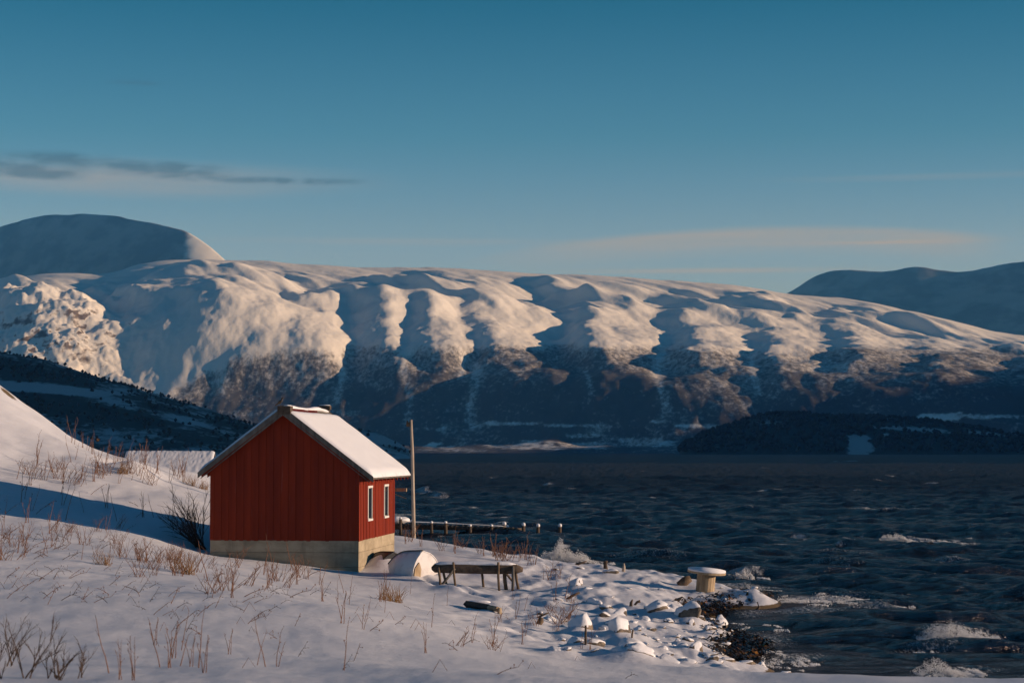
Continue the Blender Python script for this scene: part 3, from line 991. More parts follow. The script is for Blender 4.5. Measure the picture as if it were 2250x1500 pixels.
# ------------------------------------------------------------------ materials of the things
def wood_mat(name, c0, c1, axis_scale=(14, 14, 1.2), rough=0.85, bump=0.25):
    def f(n, b):
        c = n.obj()
        g = n.noise(n.mapping(c, axis_scale), 1.0, 5, 0.6, 0.2)
        w = n.noise(c, 2.2, 4, 0.55)
        k = n.ramp(n.m('ADD', n.m('MULTIPLY', g, 0.6), n.m('MULTIPLY', w, 0.4)), 0.3, 0.7)
        setp(n, b, col=n.mix(k, c0, c1), rough=rough, spec=0.15, normal=n.bump(g, bump, 0.02))
    return make_mat(name, f)


def _red(n, b):
    c = n.node('ShaderNodeTexCoord').outputs['Object']
    info = n.node('ShaderNodeObjectInfo').outputs['Random']
    grain = n.noise(n.mapping(c, (22, 22, 1.0)), 1.0, 5, 0.65)
    stain = n.noise(n.mapping(c, (2.4, 2.4, 0.35)), 1.0, 4, 0.6)
    worn = n.ramp(n.noise(n.mapping(c, (9, 9, 0.55)), 1.0, 6, 0.7), 0.60, 0.70)
    col = n.mix(n.ramp(n.m('ADD', n.m('MULTIPLY', info, 0.14), n.m('MULTIPLY', stain, 0.9)), 0.2, 0.85), (0.165, 0.019, 0.008), (0.27, 0.031, 0.009))
    col = n.mix(n.m('MULTIPLY', worn, 0.3), col, (0.24, 0.17, 0.15))
    setp(n, b, col=col, rough=0.75, spec=0.2, normal=n.bump(grain, 0.25, 0.008))


MAT_RED = make_mat('red_painted_board', _red)
MAT_MAROON = wood_mat('dark_maroon_board', (0.05, 0.006, 0.006), (0.11, 0.014, 0.012))
MAT_GREYWOOD = wood_mat('weathered_grey_wood', (0.075, 0.068, 0.06), (0.19, 0.17, 0.145))
MAT_DARKWOOD = wood_mat('dark_weathered_wood', (0.05, 0.038, 0.03), (0.15, 0.11, 0.08), (10, 10, 10))
MAT_LOG = wood_mat('brown_log', (0.07, 0.05, 0.036), (0.23, 0.165, 0.11), (8, 8, 8))
MAT_PALEWOOD = wood_mat('pale_bare_wood', (0.30, 0.21, 0.12), (0.52, 0.40, 0.26), (6, 6, 1.4), 0.7)
MAT_POLE = wood_mat('pole_wood', (0.30, 0.24, 0.18), (0.56, 0.47, 0.38), (12, 12, .8), 0.8)


def _concrete(n, b):
    c = n.obj()
    info = n.node('ShaderNodeObjectInfo').outputs['Random']
    a = n.noise(n.mapping(c, (1.2, 1.2, 3.0)), 1.0, 6, 0.65)
    d = n.noise(n.mapping(c, (2.5, 2.5, .5)), 1.0, 5, 0.6)
    f = n.noise(c, 30, 3, 0.6)
    col = n.mix(n.ramp(a, 0.3, 0.7), (0.30, 0.245, 0.165), (0.47, 0.39, 0.27))
    col = n.mix(n.m('MULTIPLY', n.ramp(d, 0.52, 0.75), 0.6), col, (0.16, 0.13, 0.09))
    col = n.mix(n.m('MULTIPLY', info, 0.25), col, (0.24, 0.20, 0.14))
    setp(n, b, col=col, rough=0.9, spec=0.15, normal=n.bump(n.m('ADD', a, n.m('MULTIPLY', f, 0.3)), 0.3, 0.015))


MAT_CONCRETE = make_mat('board_marked_concrete', _concrete)


def _snowcap(n, b):
    c = n.obj()
    setp(n, b, col=(0.82, 0.82, 0.84), rough=0.6, spec=0.3,
         normal=n.bump(n.m('ADD', n.noise(c, 14, 5, 0.6), n.m('MULTIPLY', n.noise(c, 3.2, 3), 2.0)), 0.35, 0.02))


MAT_CAP = make_mat('settled_snow', _snowcap)
MAT_WHITE = make_mat('white_paint', lambda n, b: setp(n, b, col=n.mix(n.noise(n.obj(), 9, 4), (0.62, 0.60, 0.56), (0.80, 0.78, 0.74)), rough=0.55, spec=0.3))
MAT_GLASS = make_mat('dark_pane', lambda n, b: setp(n, b, col=(0.02, 0.025, 0.03), rough=0.06, spec=0.5))
MAT_BLACK = make_mat('black_tarred_hull', lambda n, b: setp(n, b, col=n.mix(n.noise(n.obj(), 5, 4), (0.012, 0.013, 0.015), (0.035, 0.036, 0.04)), rough=0.6))


def _hull(n, b):
    c = n.obj()
    w = n.ramp(n.noise(c, 3.0, 5, 0.6), 0.42, 0.62)
    setp(n, b, col=n.mix(w, (0.78, 0.76, 0.74), (0.66, 0.62, 0.60)), rough=0.45, spec=0.35)


MAT_HULL = make_mat('white_boat_hull', _hull)


def _rock(n, b):
    c = n.obj()
    k = n.noise(c, 2.5, 6, 0.65)
    setp(n, b, col=n.mix(n.ramp(k, 0.35, 0.65), (0.075, 0.065, 0.055), (0.24, 0.19, 0.14)), rough=0.85, spec=0.2, normal=n.bump(k, 0.5, 0.06))


MAT_ROCK = make_mat('shore_rock', _rock)
MAT_WEED = make_mat('dry_red_brown_stem', lambda n, b: setp(n, b, col=n.mix(n.noise(n.obj(), 7, 3), (0.11, 0.052, 0.034), (0.27, 0.145, 0.088)), rough=0.8, spec=0.1))
MAT_DARKSTEM = make_mat('dark_twig', lambda n, b: setp(n, b, col=n.mix(n.noise(n.obj(), 6, 3), (0.045, 0.034, 0.028), (0.13, 0.09, 0.068)), rough=0.8, spec=0.1))
MAT_GRASS = make_mat('dry_ochre_grass', lambda n, b: setp(n, b, col=n.mix(n.noise(n.obj(), 7, 3), (0.14, 0.07, 0.03), (0.32, 0.18, 0.07)), rough=0.8, spec=0.1))


def _kelp(n, b):
    c = n.obj()
    k = n.noise(c, 1.6, 4, 0.6)
    col = n.mix(n.ramp(k, 0.52, 0.68), (0.018, 0.012, 0.007), (0.30, 0.13, 0.018))
    setp(n, b, col=col, rough=0.35, spec=0.4)


MAT_KELP = make_mat('wet_kelp', _kelp)
MAT_FOAM = make_mat('sea_foam', lambda n, b: setp(n, b, col=(0.80, 0.81, 0.82), rough=0.8, spec=0.1))


def _bird(n, b):
    sepn = n.node('ShaderNodeSeparateXYZ')
    n.put(sepn.inputs[0], n.obj())
    belly = n.ramp(n.m('ADD', sepn.outputs[2], n.m('MULTIPLY', sepn.outputs[0], 0.9)), 0.17, 0.05)
    setp(n, b, col=n.mix(n.m('MULTIPLY', belly, 0.6), (0.03, 0.025, 0.02), (0.22, 0.14, 0.08)), rough=0.7)


MAT_BIRD = make_mat('brown_plumage', _bird)
MAT_BEAK = make_mat('dark_beak', lambda n, b: setp(n, b, col=(0.03, 0.025, 0.02), rough=0.5))

# ------------------------------------------------------------------ the red boathouse
HW, HL = 5.36, 7.05
YAW = -math.atan2(0.119, 0.993)
BASE = 1.2
house = empty('boathouse', (-10.68, 70.64, BASE), YAW)
tag(house, 'red boarded boathouse on a concrete base with snow on its roof', 'boathouse')
Z = lambda z: z - BASE
FLOOR, EAVE, SLOPE = 2.37, 4.92, 0.755


def under(x):
    return EAVE + SLOPE * (HW / 2 - abs(x - HW / 2))


rb = random.Random(5)
found = MB().box(0.12, HW - 0.12, 0.12, HL - 0.12, Z(0.3), Z(FLOOR - .05)).build('foundation', MAT_CONCRETE, house)
zc = 0.35
for hgt in (0.55, 0.52, 0.52, 0.42):
    o_ = rb.uniform(0.0, 0.012)
    MB().box(0.02 - o_, HW - 0.02 + o_, 0.02 - o_, HL - 0.02 + o_, Z(zc + .004), Z(min(zc + hgt, FLOOR - 0.012))).build('concrete_course', MAT_CONCRETE, found, bevel=0.012)
    zc += hgt

# front gable
gw = MB().prism([(0.05, Z(FLOOR + .02)), (HW - 0.05, Z(FLOOR + .02)), (HW - 0.05, Z(under(HW - .05) - .03)), (HW / 2, Z(under(HW / 2) - .03)), (0.05, Z(under(.05) - .03))], 0.04, 0.10).build('gable_wall', MAT_RED, house)
nb = 40
for i in range(nb):
    x0 = i * HW / nb; x1 = (i + 1) * HW / nb
    g = 0.004
    dep = 0.0 if i % 2 else 0.018
    j_ = rb.uniform(-.004, .004)
    zb_ = Z(FLOOR - 0.03 + rb.uniform(-.012, .012))
    a, b_ = x0 + (g if i % 2 else -0.006), x1 - (g if i % 2 else -0.006)
    a = max(a, 0.0); b_ = min(b_, HW)
    mid = HW / 2
    top = [(b_, Z(under(b_) - .012)), (a, Z(under(a) - .012))]
    if a < mid < b_:
        top = [(b_, Z(under(b_) - .012)), (mid, Z(under(mid) - .012)), (a, Z(under(a) - .012))]
    MB().prism([(a, zb_), (b_, zb_)] + top, 0.012 - dep + j_, 0.039).build('board', MAT_RED, gw)
# back gable and left wall (turned away from the view)
MB().prism([(0.0, Z(FLOOR)), (HW, Z(FLOOR)), (HW, Z(under(HW) - .02)), (HW / 2, Z(under(HW / 2) - .02)), (0.0, Z(under(0) - .02))], HL - 0.05, HL).build('back_wall', MAT_RED, house)
MB().box(0.0, 0.05, 0.104, HL - 0.06, Z(FLOOR), Z(EAVE - .02)).build('left_wall', MAT_RED, house)
# side wall with the two windows
WIN = [(2.03, 0.80), (5.24, 0.80)]
WZ0, WZ1 = 3.06, 4.17
sw = MB()
sw.box(HW - 0.10, HW - 0.045, 0.104, HL - 0.06, Z(FLOOR + .02), Z(WZ0 - .03))
sw.box(HW - 0.10, HW - 0.045, 0.104, HL - 0.06, Z(WZ1 + .03), Z(EAVE - .03))
side = sw.build('side_wall', MAT_RED, house)
nb = 50
for i in range(nb):
    y0 = i * HL / nb; y1 = (i + 1) * HL / nb
    dep = 0.0 if i % 2 else 0.016
    g = 0.004 if i % 2 else -0.005
    a, b_ = max(y0 + g, 0.002), min(y1 - g, HL)
    zb_ = Z(FLOOR - 0.03 + rb.uniform(-.012, .012))
    cuts = [(zb_, Z(EAVE - .012))]
    for wc, ww in WIN:
        if b_ > wc - ww / 2 and a < wc + ww / 2:
            cuts = [(zb_, Z(WZ0)), (Z(WZ1), Z(EAVE - .012))]
    for z0, z1 in cuts:
        MB().box(HW - 0.039, HW - 0.012 + dep + rb.uniform(-.004, .004), a, b_, z0, z1).build('board', MAT_RED, side)
for wc, ww in WIN:
    y0, y1 = wc - ww / 2, wc + ww / 2
    w = MB().box(HW - 0.10, HW - 0.06, y0 - .05, y1 + .05, Z(WZ0 - .04), Z(WZ1 + .04)).build('window', MAT_WHITE, house)
    MB().box(HW - 0.058, HW - 0.012, y0 + .06, y1 - .06, Z(WZ0 + .02), Z(WZ1 - .02)).build('pane', MAT_GLASS, w)
    for ya, yb in ((y0, y0 + .085), (y1 - .07, y1)):
        MB().box(HW - 0.04, HW + 0.006, ya, yb, Z(WZ0 + .002), Z(WZ1 - .002)).build('casing', MAT_WHITE, w)
    MB().box(HW - 0.04, HW + 0.02, y0 - .06, y1 + .04, Z(WZ1), Z(WZ1 + .075)).build('head_casing', MAT_WHITE, w)
    MB().box(HW - 0.04, HW + 0.03, y0 - .06, y1 + .04, Z(WZ0 - .075), Z(WZ0)).build('sill', MAT_WHITE, w)
# roof
OV, OVL, YF, YB = 0.55, 0.36, -0.30, HL + 0.30
roof = MB().prism([(HW / 2, Z(under(HW / 2))), (HW + OV, Z(under(HW + OV))), (HW + OV, Z(under(HW + OV) + .075)), (HW / 2, Z(under(HW / 2) + .085)), (-OVL, Z(under(-OVL) + .075)), (-OVL, Z(under(-OVL)))][::-1], YF, YB).build('roof', MAT_GREYWOOD, house)


def roof_snow(sgn):
    """a blanket of snow on one slope, rounded at its edges"""
    nx, ny = 44, 60
    t = np.linspace(0, 1, nx); y = np.linspace(YF - 0.01, YB + 0.01, ny)
    T, Yg = np.meshgrid(t, y, indexing='ij')
    run = HW / 2 + (OV if sgn > 0 else OVL) + 0.03
    s0 = 0.20 if sgn > 0 else 0.0
    dist = s0 + (run - s0) * T
    X = HW / 2 + sgn * dist
    zbase = EAVE + SLOPE * (HW / 2 - dist) + 0.08
    edge = np.minimum(np.minimum(T * 12, (1 - T) * 16), np.minimum((Yg - y[0]) * 7, (y[-1] - Yg) * 7))
    th = (0.15 if sgn > 0 else 0.13) * np.clip(edge, 0, 1) ** 0.5
    th = th * (1 + 0.18 * fbm(X * 1.3, Yg * 0.9, 3, .5, 201)) + 0.004
    edge_w = 0.02 * fbm(Yg * 2.2, T * 0 + 3, 3, .5, 207) * (T > 0.985)
    me = MB()
    top = np.stack([X + sgn * edge_w, Yg, Z(zbase + th)], -1).reshape(-1, 3)
    bot = np.stack([X, Yg, Z(zbase + 0.002 + 0 * th)], -1).reshape(-1, 3)
    idx = np.arange(nx * ny).reshape(nx, ny)
    q = [tuple(r) for r in np.stack([idx[:-1, :-1], idx[1:, :-1], idx[1:, 1:], idx[:-1, 1:]], -1).reshape(-1, 4)]
    if sgn < 0:
        q = [r[::-1] for r in q]
    me.v = [tuple(p) for p in top] + [tuple(p) for p in bot]
    ring = list(idx[0, :]) + list(idx[1:, -1]) + list(idx[-1, -2::-1]) + list(idx[-2:0:-1, 0])
    N_ = nx * ny
    me.f = q + [(ring[k], ring[(k + 1) % len(ring)], ring[(k + 1) % len(ring)] + N_, ring[k] + N_) for k in range(len(ring))]
    return me.build('roof_snow', MAT_CAP, roof, smooth=True)


roof_snow(1); roof_snow(-1)
for s_ in (1, -1):
    for yy in (YF - 0.032, YB + 0.002):
        pts = []
        for x in (HW / 2, HW + (OV if s_ > 0 else OVL) + .01):
            xx = x if s_ > 0 else HW - x
            pts.append((xx, under(x)))
        (xa, za), (xb, zb2) = pts
        xa2 = xa + s_ * 0.003
        MB().prism([(xa2, Z(za - .10)), (xb, Z(zb2 - .10)), (xb, Z(zb2 + .10)), (xa2, Z(za + .10))][::(1 if s_ > 0 else -1)], yy, yy + 0.03).build('bargeboard', MAT_GREYWOOD, roof)
        if yy < 0:
            MB().prism([(xa2, Z(za - .20)), (xb - s_ * .1, Z(zb2 - .125)), (xb - s_ * .1, Z(zb2 - .105)), (xa2, Z(za - .105))][::(1 if s_ > 0 else -1)], yy + 0.006, yy + 0.03).build('trim_board', MAT_GREYWOOD, roof)
for k in range(10):
    yk = 0.02 + k * (HL - 0.04 - .07) / 9
    for s_ in (1, -1):
        xs = [HW + .005, HW + (OV if s_ > 0 else OVL) - .03]
        pl = [(x if s_ > 0 else HW - x, Z(under(x) - dz_)) for x, dz_ in ((xs[0], .15), (xs[1], .12), (xs[1], .003), (xs[0], .003))]
        MB().prism(pl[::(1 if s_ > 0 else -1)], yk, yk + .07).build('rafter_tail', MAT_RED, roof)
APEX = under(HW / 2)
MB().box(HW / 2 - .19, HW / 2 + .29, YF - .06, YF + .32, Z(APEX - .17), Z(APEX + .13)).build('ridge_block', MAT_DARKWOOD, roof, bevel=.015)
lump('block_snow', MAT_CAP, roof, .14, .14, .035, 61, 2, .2, loc=(HW / 2 + .14, YF + .12, Z(APEX + .14)))
MB().box(HW / 2 - .40, HW / 2 + .10, YB - .22, YB + .04, Z(APEX + .15), Z(APEX + .31)).build('ridge_block', MAT_DARKWOOD, roof, bevel=.015)
MB().box(HW / 2 - .06, HW / 2 + .06, YB - .16, YB - .04, Z(APEX + .03), Z(APEX + .149)).build('ridge_post', MAT_DARKWOOD, roof)
lump('block_snow', MAT_CAP, roof, .23, .10, .03, 62, 2, .2, loc=(HW / 2 - .15, YB - .09, Z(APEX + .318)))
MB().box(HW / 2 + .12, HW / 2 + .16, YF + .34, 4.6, Z(APEX - .12), Z(APEX + .055)).build('ridge_board', MAT_MAROON, roof)
rs = MB()
pts = [(HW / 2 + .0, YF + .40 + k * (YB - YF - .7) / 12, Z(APEX + .065 + .03 * math.sin(k * .9) + (.03 if k > 5 else 0))) for k in range(13)]
rs.tube(pts, [.10] + [.15 + .03 * math.sin(k * 1.7) for k in range(1, 12)] + [.08], 10, 0.06, squash=.55)
rs.build('ridge_snow', MAT_CAP, roof, smooth=True)
MB().box(HW - .25, HW + .44, HL + .06, HL + .19, Z(3.93), Z(4.06)).build('outrigger_beam', MAT_PALEWOOD, house)
MB().tube([(HW - .1, HL + .10, Z(3.86)), (HW + .44, HL + .10, Z(3.66))], [.016, .014], 5).build('stay_rod', MAT_GREYWOOD, house)

# bird on the ridge block, facing right, and one at the water's edge
def make_bird(name, loc, rz, scale, label, tilt):
    e = empty(name, loc, rz)
    e.scale = (scale,) * 3
    tag(e, label, 'bird')
    b = MB()
    ca, sa = math.cos(tilt), math.sin(tilt)
    spine = [(-.20, .0), (-.13, .012), (-.075, .03), (-.03, .045), (.03, .055), (.075, .075), (.098, .105), (.115, .130), (.140, .132), (.165, .124), (.195, .120)]
    rad = [.010, .016, .022, .047, .056, .046, .032, .031, .030, .012, .002]
    sp = [(x * ca - z * sa, 0, x * sa + z * ca + .085) for x, z in spine]
    b.tube(sp, rad, 10)
    body = b.build('body', MAT_BIRD, e, smooth=True)
    for s_ in (1, -1):
        wv = [(-.15, .022 * s_, .0), (-.06, .048 * s_, .03), (.03, .058 * s_, .075), (.05, .05 * s_, .05), (-.03, .055 * s_, .005)]
        wv = [(x * ca - z * sa, y, x * sa + z * ca + .085) for x, y, z in wv]
        wv2 = [(x, y + .007 * s_, z) for x, y, z in wv]
        MB().add(wv + wv2, [(0, 1, 2, 3, 4), (9, 8, 7, 6, 5)] + [(i, i + 5, (i + 1) % 5 + 5, (i + 1) % 5) for i in range(5)]).build('wing', MAT_BIRD, body)
        lx = 0.0
        MB().tube([(lx, .022 * s_, .10), (lx - .012, .022 * s_, .05), (lx + .004, .022 * s_, .004), (lx + .03, .022 * s_, .002)], [.008, .005, .004, .003], 5).build('leg', MAT_BEAK, e)
    bx = [sp[9], sp[10]]
    MB().tube([sp[8], ((sp[9][0] + .005), 0, sp[9][2]), (sp[10][0] + .012, 0, sp[10][2] - .004)], [.012, .008, .002], 6).build('beak', MAT_BEAK, body)
    return e


hm = Matrix.Translation(house.location) @ Matrix.Rotation(YAW, 4, 'Z')
bl = hm @ Vector((HW / 2 - .10, YF + .05, Z(APEX + .132)))
make_bird('bird', bl, 0.0, 1.05, 'small brown bird perched on the near end of the roof ridge', math.radians(22))
b2 = ghit(1490, 1325)
make_bird('bird', (b2[0], b2[1], b2[2] + .0), 0.1, 0.95, 'dark bird standing at the edge of the snow by the kelp', math.radians(-2))

# ------------------------------------------------------------------ pole behind the house
pb = ghit(909, 1176, 70)
d_ = 87.0
pb = P(910, 1172, d_); pt = P(903, 922, d_ - .1)
pole = empty('wooden_pole', (pb[0], pb[1], gz_at(pb[0], pb[1]) - .02))
tag(pole, 'tall bare wooden pole standing beside the red boathouse above the shore', 'pole')
O = Vector(pole.location)
pv = [Vector(pb) - Vector((0, 0, .5)), Vector(pb).lerp(Vector(pt), .35), Vector(pb).lerp(Vector(pt), .7) + Vector((.02, 0, 0)), Vector(pt)]
MB().tube([tuple(p - O) for p in pv], [.082, .076, .07, .06], 10, .04).build('shaft', MAT_POLE, pole, smooth=True)
tp = Vector(pt) - O
MB().box(tp.x - .20, tp.x - .05, tp.y - .05, tp.y + .05, tp.z - .30, tp.z - .10).build('bracket', MAT_DARKWOOD, pole)
MB().tube([(tp.x - .16, tp.y, tp.z - .1), (tp.x - .16, tp.y, tp.z - .02)], [.035, .025], 6).build('insulator', MAT_DARKWOOD, pole)

# ------------------------------------------------------------------ boats by the foundation
def upturned(name, loc, rz, roll, L, beam, h, mat, label, snow=True, cat='boat'):
    e = empty(name, loc, rz)
    tag(e, label, cat)
    ns, nk = 15, 13
    V = []
    for i in range(ns):
        t = i / (ns - 1)                       # 0 transom, 1 bow
        w = beam / 2 * (0.82 + 0.30 * t - 0.15 * t * t) * (1 - max(0, (t - .15) / .85) ** 1.9 * .93)
        hh = h * (1.0 - 0.12 * t) * (1 - max(0, (t - .4) / .6) ** 2 * .5)
        for k in range(nk):
            q = abs(2 * k / (nk - 1) - 1)                     # 1 gunwale, 0 keel
            sg = 1 if k < nk / 2 else -1
            y = sg * w * float(np.interp(q, [0, .35, .62, .82, 1], [0, .52, .86, .96, 1.0]))
            z = hh * float(np.interp(q, [0, .35, .62, .82, 1], [1.0, .80, .55, .26, 0.0]))
            V.append((t * L + (0.10 * (1 - z / h) if t == 0 else 0), y, z))
    Fq = []
    for i in range(ns - 1):
        for k in range(nk - 1):
            a = i * nk + k
            Fq.append((a, a + 1, a + nk + 1, a + nk))
    hull = MB().add([(x, y * math.cos(roll) - z * math.sin(roll), y * math.sin(roll) + z * math.cos(roll)) for x, y, z in V], Fq)
    ho = hull.build('hull', mat, e, smooth=True)
    m = ho.modifiers.new('thick', 'SOLIDIFY'); m.thickness = .035; m.offset = -1
    R = lambda x, y, z: (x, y * math.cos(roll) - z * math.sin(roll), y * math.sin(roll) + z * math.cos(roll))
    tr = [V[k] for k in range(nk)]
    tv = [R(x + .012, y * .97, z * .97) for x, y, z in tr] + [R(x + .05, y * .97, z * .97) for x, y, z in tr]
    MB().add(tv, [tuple(range(nk)), tuple(range(2 * nk - 1, nk - 1, -1))] + [(k, k + nk, k + nk + 1, k + 1) for k in range(nk - 1)] + [(nk - 1, 2 * nk - 1, nk, 0)]).build('transom', mat, e)
    kp = [R(i * L / 10, 0, h * (1.0 - 0.12 * i / 10) * (1 - max(0, (i / 10 - .4) / .6) ** 2 * .5) + .0) for i in range(11)]
    MB().tube(kp, [.028] * 11, 6).build('keel', MAT_GREYWOOD if snow else mat, e)
    for s_ in (1, -1):
        gp = [R(*V[i * nk + (0 if s_ > 0 else nk - 1)]) for i in range(ns)]
        MB().tube([(x, y, z + .03) for x, y, z in gp], [.03] * ns, 6).build('gunwale', MAT_PALEWOOD if snow else mat, e)
    return e


bo = ghit(935, 1262, 60)
boat = upturned('upturned_boat', (bo[0] + .12, bo[1] - .10, bo[2] - .12), math.radians(180 - 46), math.radians(-16), 2.0, 1.55, 1.0, MAT_HULL, 'small white boat lying upside down in the snow beside the concrete base')
MB().prism([(-.45, .05), (-.20, .05), (-.12, .55), (-.24, .62)], 0, .02)
tw_roll = math.radians(-16)
tw = MB().add([(.055, .66, .06), (.05, .34, .08), (.02, .22, .40), (.0, .26, .66), (.02, .48, .52), (.10, .66, .06), (.10, .34, .08), (.08, .22, .40), (.06, .26, .66), (.08, .48, .52)],
              [(0, 1, 2, 3, 4), (9, 8, 7, 6, 5)] + [(i, i + 5, (i + 1) % 5 + 5, (i + 1) % 5) for i in range(5)]).build('transom_patch', MAT_PALEWOOD, boat)
tw.rotation_euler = (tw_roll, 0, 0)
tw['label'] = 'bare brown wood on the stern'
bs = [s for s in boat.children if s.name.startswith('hull')][0]
bd = ghit(850, 1250, 60)
dk = upturned('upturned_boat', (bd[0] + .20, bd[1] + .95, bd[2] - .06), math.radians(120), 0.0, 2.2, 1.25, .62, MAT_BLACK, 'black rounded hull half buried in snow between the foundation and the white boat', snow=False)

# ------------------------------------------------------------------ log trestle
tl = Vector(ghit(985, 1292, 55)); tr_ = Vector(ghit(1130, 1296, 55))
yy = 67.2
def TP(px, py, d=yy):
    return Vector(P(px, py, d))
to = TP(1048, 1296); to.z = gz_at(to.x, yy)
trest = empty('log_trestle', to)
tag(trest, 'long snow-topped log laid on a rough trestle of posts in the snow', 'trestle')
def tlog(name, pts, rad, mat, sides=8, rough=.05, parent=trest, sq=1.0):
    return MB().tube([tuple(Vector(p) - to) for p in pts], rad, sides, rough, squash=sq).build(name, mat, parent, smooth=True)
lg = tlog('log', [TP(948, 1248), TP(955, 1247), TP(985, 1247), TP(1020, 1247), TP(1060, 1248), TP(1100, 1248), TP(1135, 1249), TP(1149, 1251)], [.05, .15, .18, .19, .19, .185, .165, .07], MAT_DARKWOOD, 12, .06)
sn = tlog('log_snow', [TP(955, 1240), TP(970, 1238), TP(1000, 1238.5), TP(1040, 1238), TP(1080, 1238.5), TP(1115, 1239), TP(1138, 1242)], [.07, .125, .14, .15, .145, .14, .06], MAT_CAP, 12, .05, lg, .62)
legs = [((963, 1246, yy - .16), (968, 1290, yy - .35), .045), ((972, 1246, yy + .14), (984, 1292, yy + .2), .042), ((999, 1248, yy - .18), (966, 1290, yy - .3), .045),
        ((996, 1234, yy - .19), (1001, 1288, yy - .22), .038), ((1055, 1234, yy + .18), (1063, 1296, yy + .15), .042), ((1095, 1234, yy - .19), (1097, 1300, yy - .25), .042),
        ((1102, 1250, yy), (1126, 1276, yy - .15), .04), ((1108, 1252, yy + .16), (1113, 1298, yy + .2), .065), ((1127, 1243, yy - .18), (1126, 1300, yy - .28), .05), ((1132, 1250, yy + .12), (1141, 1302, yy + .1), .048)]
for k, ((a, b_, dd), (a2, b2_, dd2), r) in enumerate(legs):
    p0 = Vector(P(a, b_, dd)); p1 = Vector(P(a2, b2_, dd2))
    if k not in (2, 6):
        p1.z = min(p1.z, gz_at(p1.x, p1.y) - .06)
    mid = p0.lerp(p1, .5) + Vector((.015 * (-1) ** k, 0, 0))
    tlog('brace' if k in (2, 6) else 'post', [p0, mid, p1], [r, r * 1.05, r], MAT_GREYWOOD if k in (2, 8) else MAT_LOG, 7, .08)

# fallen beam in front of the trestle
b0 = Vector(ghit(1024, 1334, 40)); b1 = Vector(ghit(1098, 1348, 40))
fb = empty('fallen_beam', b0)
tag(fb, 'dark squared beam lying half sunk in the snow in front of the trestle', 'beam')
b1l = b1 - b0
m_ = MB().tube([(0, 0, .10), tuple(b1l * .5 + Vector((0, 0, .11))), tuple(b1l * .70 + Vector((0, 0, .12)))], [.10, .10, .095], 4, .03)
m_.build('beam', MAT_DARKWOOD, fb)
MB().tube([tuple(b1l * .70 + Vector((0, 0, .12))), tuple(b1l * .95 + Vector((0, 0, .12)))], [.078, .078], 8, .04).build('lit_end', MAT_PALEWOOD, fb)  # sunlit end of the dark beam, its light painted as pale wood
MB().tube([tuple(b1l * 1.0 + Vector((.0, .05, .16))), tuple(b1l * 1.0 + Vector((-.01, -.02, -.08)))], [.06, .07], 7, .08).build('cross_peg', MAT_PALEWOOD, fb)
lump('beam_snow', MAT_CAP, fb, .38, .12, .05, 71, 2, .2, loc=(.35, .08, .16))

# ------------------------------------------------------------------ cable reel used as a table
rp = P(1549, 1279, 73.2)
rz_ = gz_at(rp[0], rp[1])
reel = empty('cable_reel', (rp[0], rp[1], min(rp[2], rz_)))
reel.rotation_euler = (math.radians(3), math.radians(5), 0)
tag(reel, 'pale wooden cable reel standing like a round table at the shore tip', 'cable reel')
def disc(r, z0, z1, n=40, wob=0.0, dome=0.0):
    b = MB()
    rr = [r * (1 + wob * random.uniform(-1, 1)) for _ in range(n)]
    v = [(rr[k] * math.cos(2 * math.pi * k / n), rr[k] * math.sin(2 * math.pi * k / n), z) for z in (z0, z1) for k in range(n)]
    v.append((0, 0, z1 + dome))
    f = [tuple(reversed(range(n)))] + [(k, (k + 1) % n, (k + 1) % n + n, k + n) for k in range(n)] + [(k + n, (k + 1) % n + n, 2 * n) for k in range(n)]
    return b.add(v, f)
RH = .74
nst = 18
drum = disc(.30, -.2, RH - .07, 24).build('core', MAT_PALEWOOD, reel)
for k in range(nst):
    a0 = 2 * math.pi * k / nst; a1 = 2 * math.pi * (k + .93) / nst
    r0, r1 = .305, .335 + random.uniform(-.006, .006)
    MB().add([(r * math.cos(a), r * math.sin(a), z) for z in (-.2, RH - .07) for r, a in ((r0, a0), (r1, a0), (r1, a1), (r0, a1))],
             [(0, 3, 2, 1), (4, 5, 6, 7), (0, 1, 5, 4), (1, 2, 6, 5), (2, 3, 7, 6), (3, 0, 4, 7)]).build('stave', MAT_PALEWOOD, drum)
disc(.70, RH - .069, RH, 44).build('top_flange', MAT_PALEWOOD, reel)
disc(.69, RH + .001, RH + .07, 44, .012, .03).build('top_snow', MAT_CAP, reel, smooth=True)

# ------------------------------------------------------------------ jetty and mooring posts
jd = 132.0
jt = empty('jetty', P(1010, 1172, jd))
tag(jt, 'low ruined timber jetty with snow along its top, running out into the water', 'jetty')
JO = Vector(jt.location)
def J(px, py, dd=0.0):
    return Vector(P(px, py, jd + dd)) - JO
for dd in (-.5, .5):
    MB().tube([tuple(J(850, 1156, dd)), tuple(J(960, 1157.5, dd)), tuple(J(1040, 1160, dd)), tuple(J(1150, 1163, dd))], [.18, .17, .14, .10], 8, .08).build('stringer', MAT_DARKWOOD, jt, smooth=True)
for k in range(26):
    px0 = 862 + k * 11.0; py0 = 1149.5 + (px0 - 850) * .042
    a = J(px0, py0, -.75); b_ = J(px0 + random.uniform(-2, 2), py0 - .6, .75)
    MB().tube([tuple(a), tuple(b_)], [.09, .09], 4).build('deck_plank', MAT_GREYWOOD, jt)
MB().tube([tuple(J(852, 1143.5)), tuple(J(900, 1146)), tuple(J(960, 1148)), tuple(J(1020, 1151)), tuple(J(1085, 1154)), tuple(J(1115, 1156.5))], [.26, .22, .18, .15, .10, .03], 10, .2, squash=.22).build('deck_snow', MAT_CAP, jt, smooth=True)
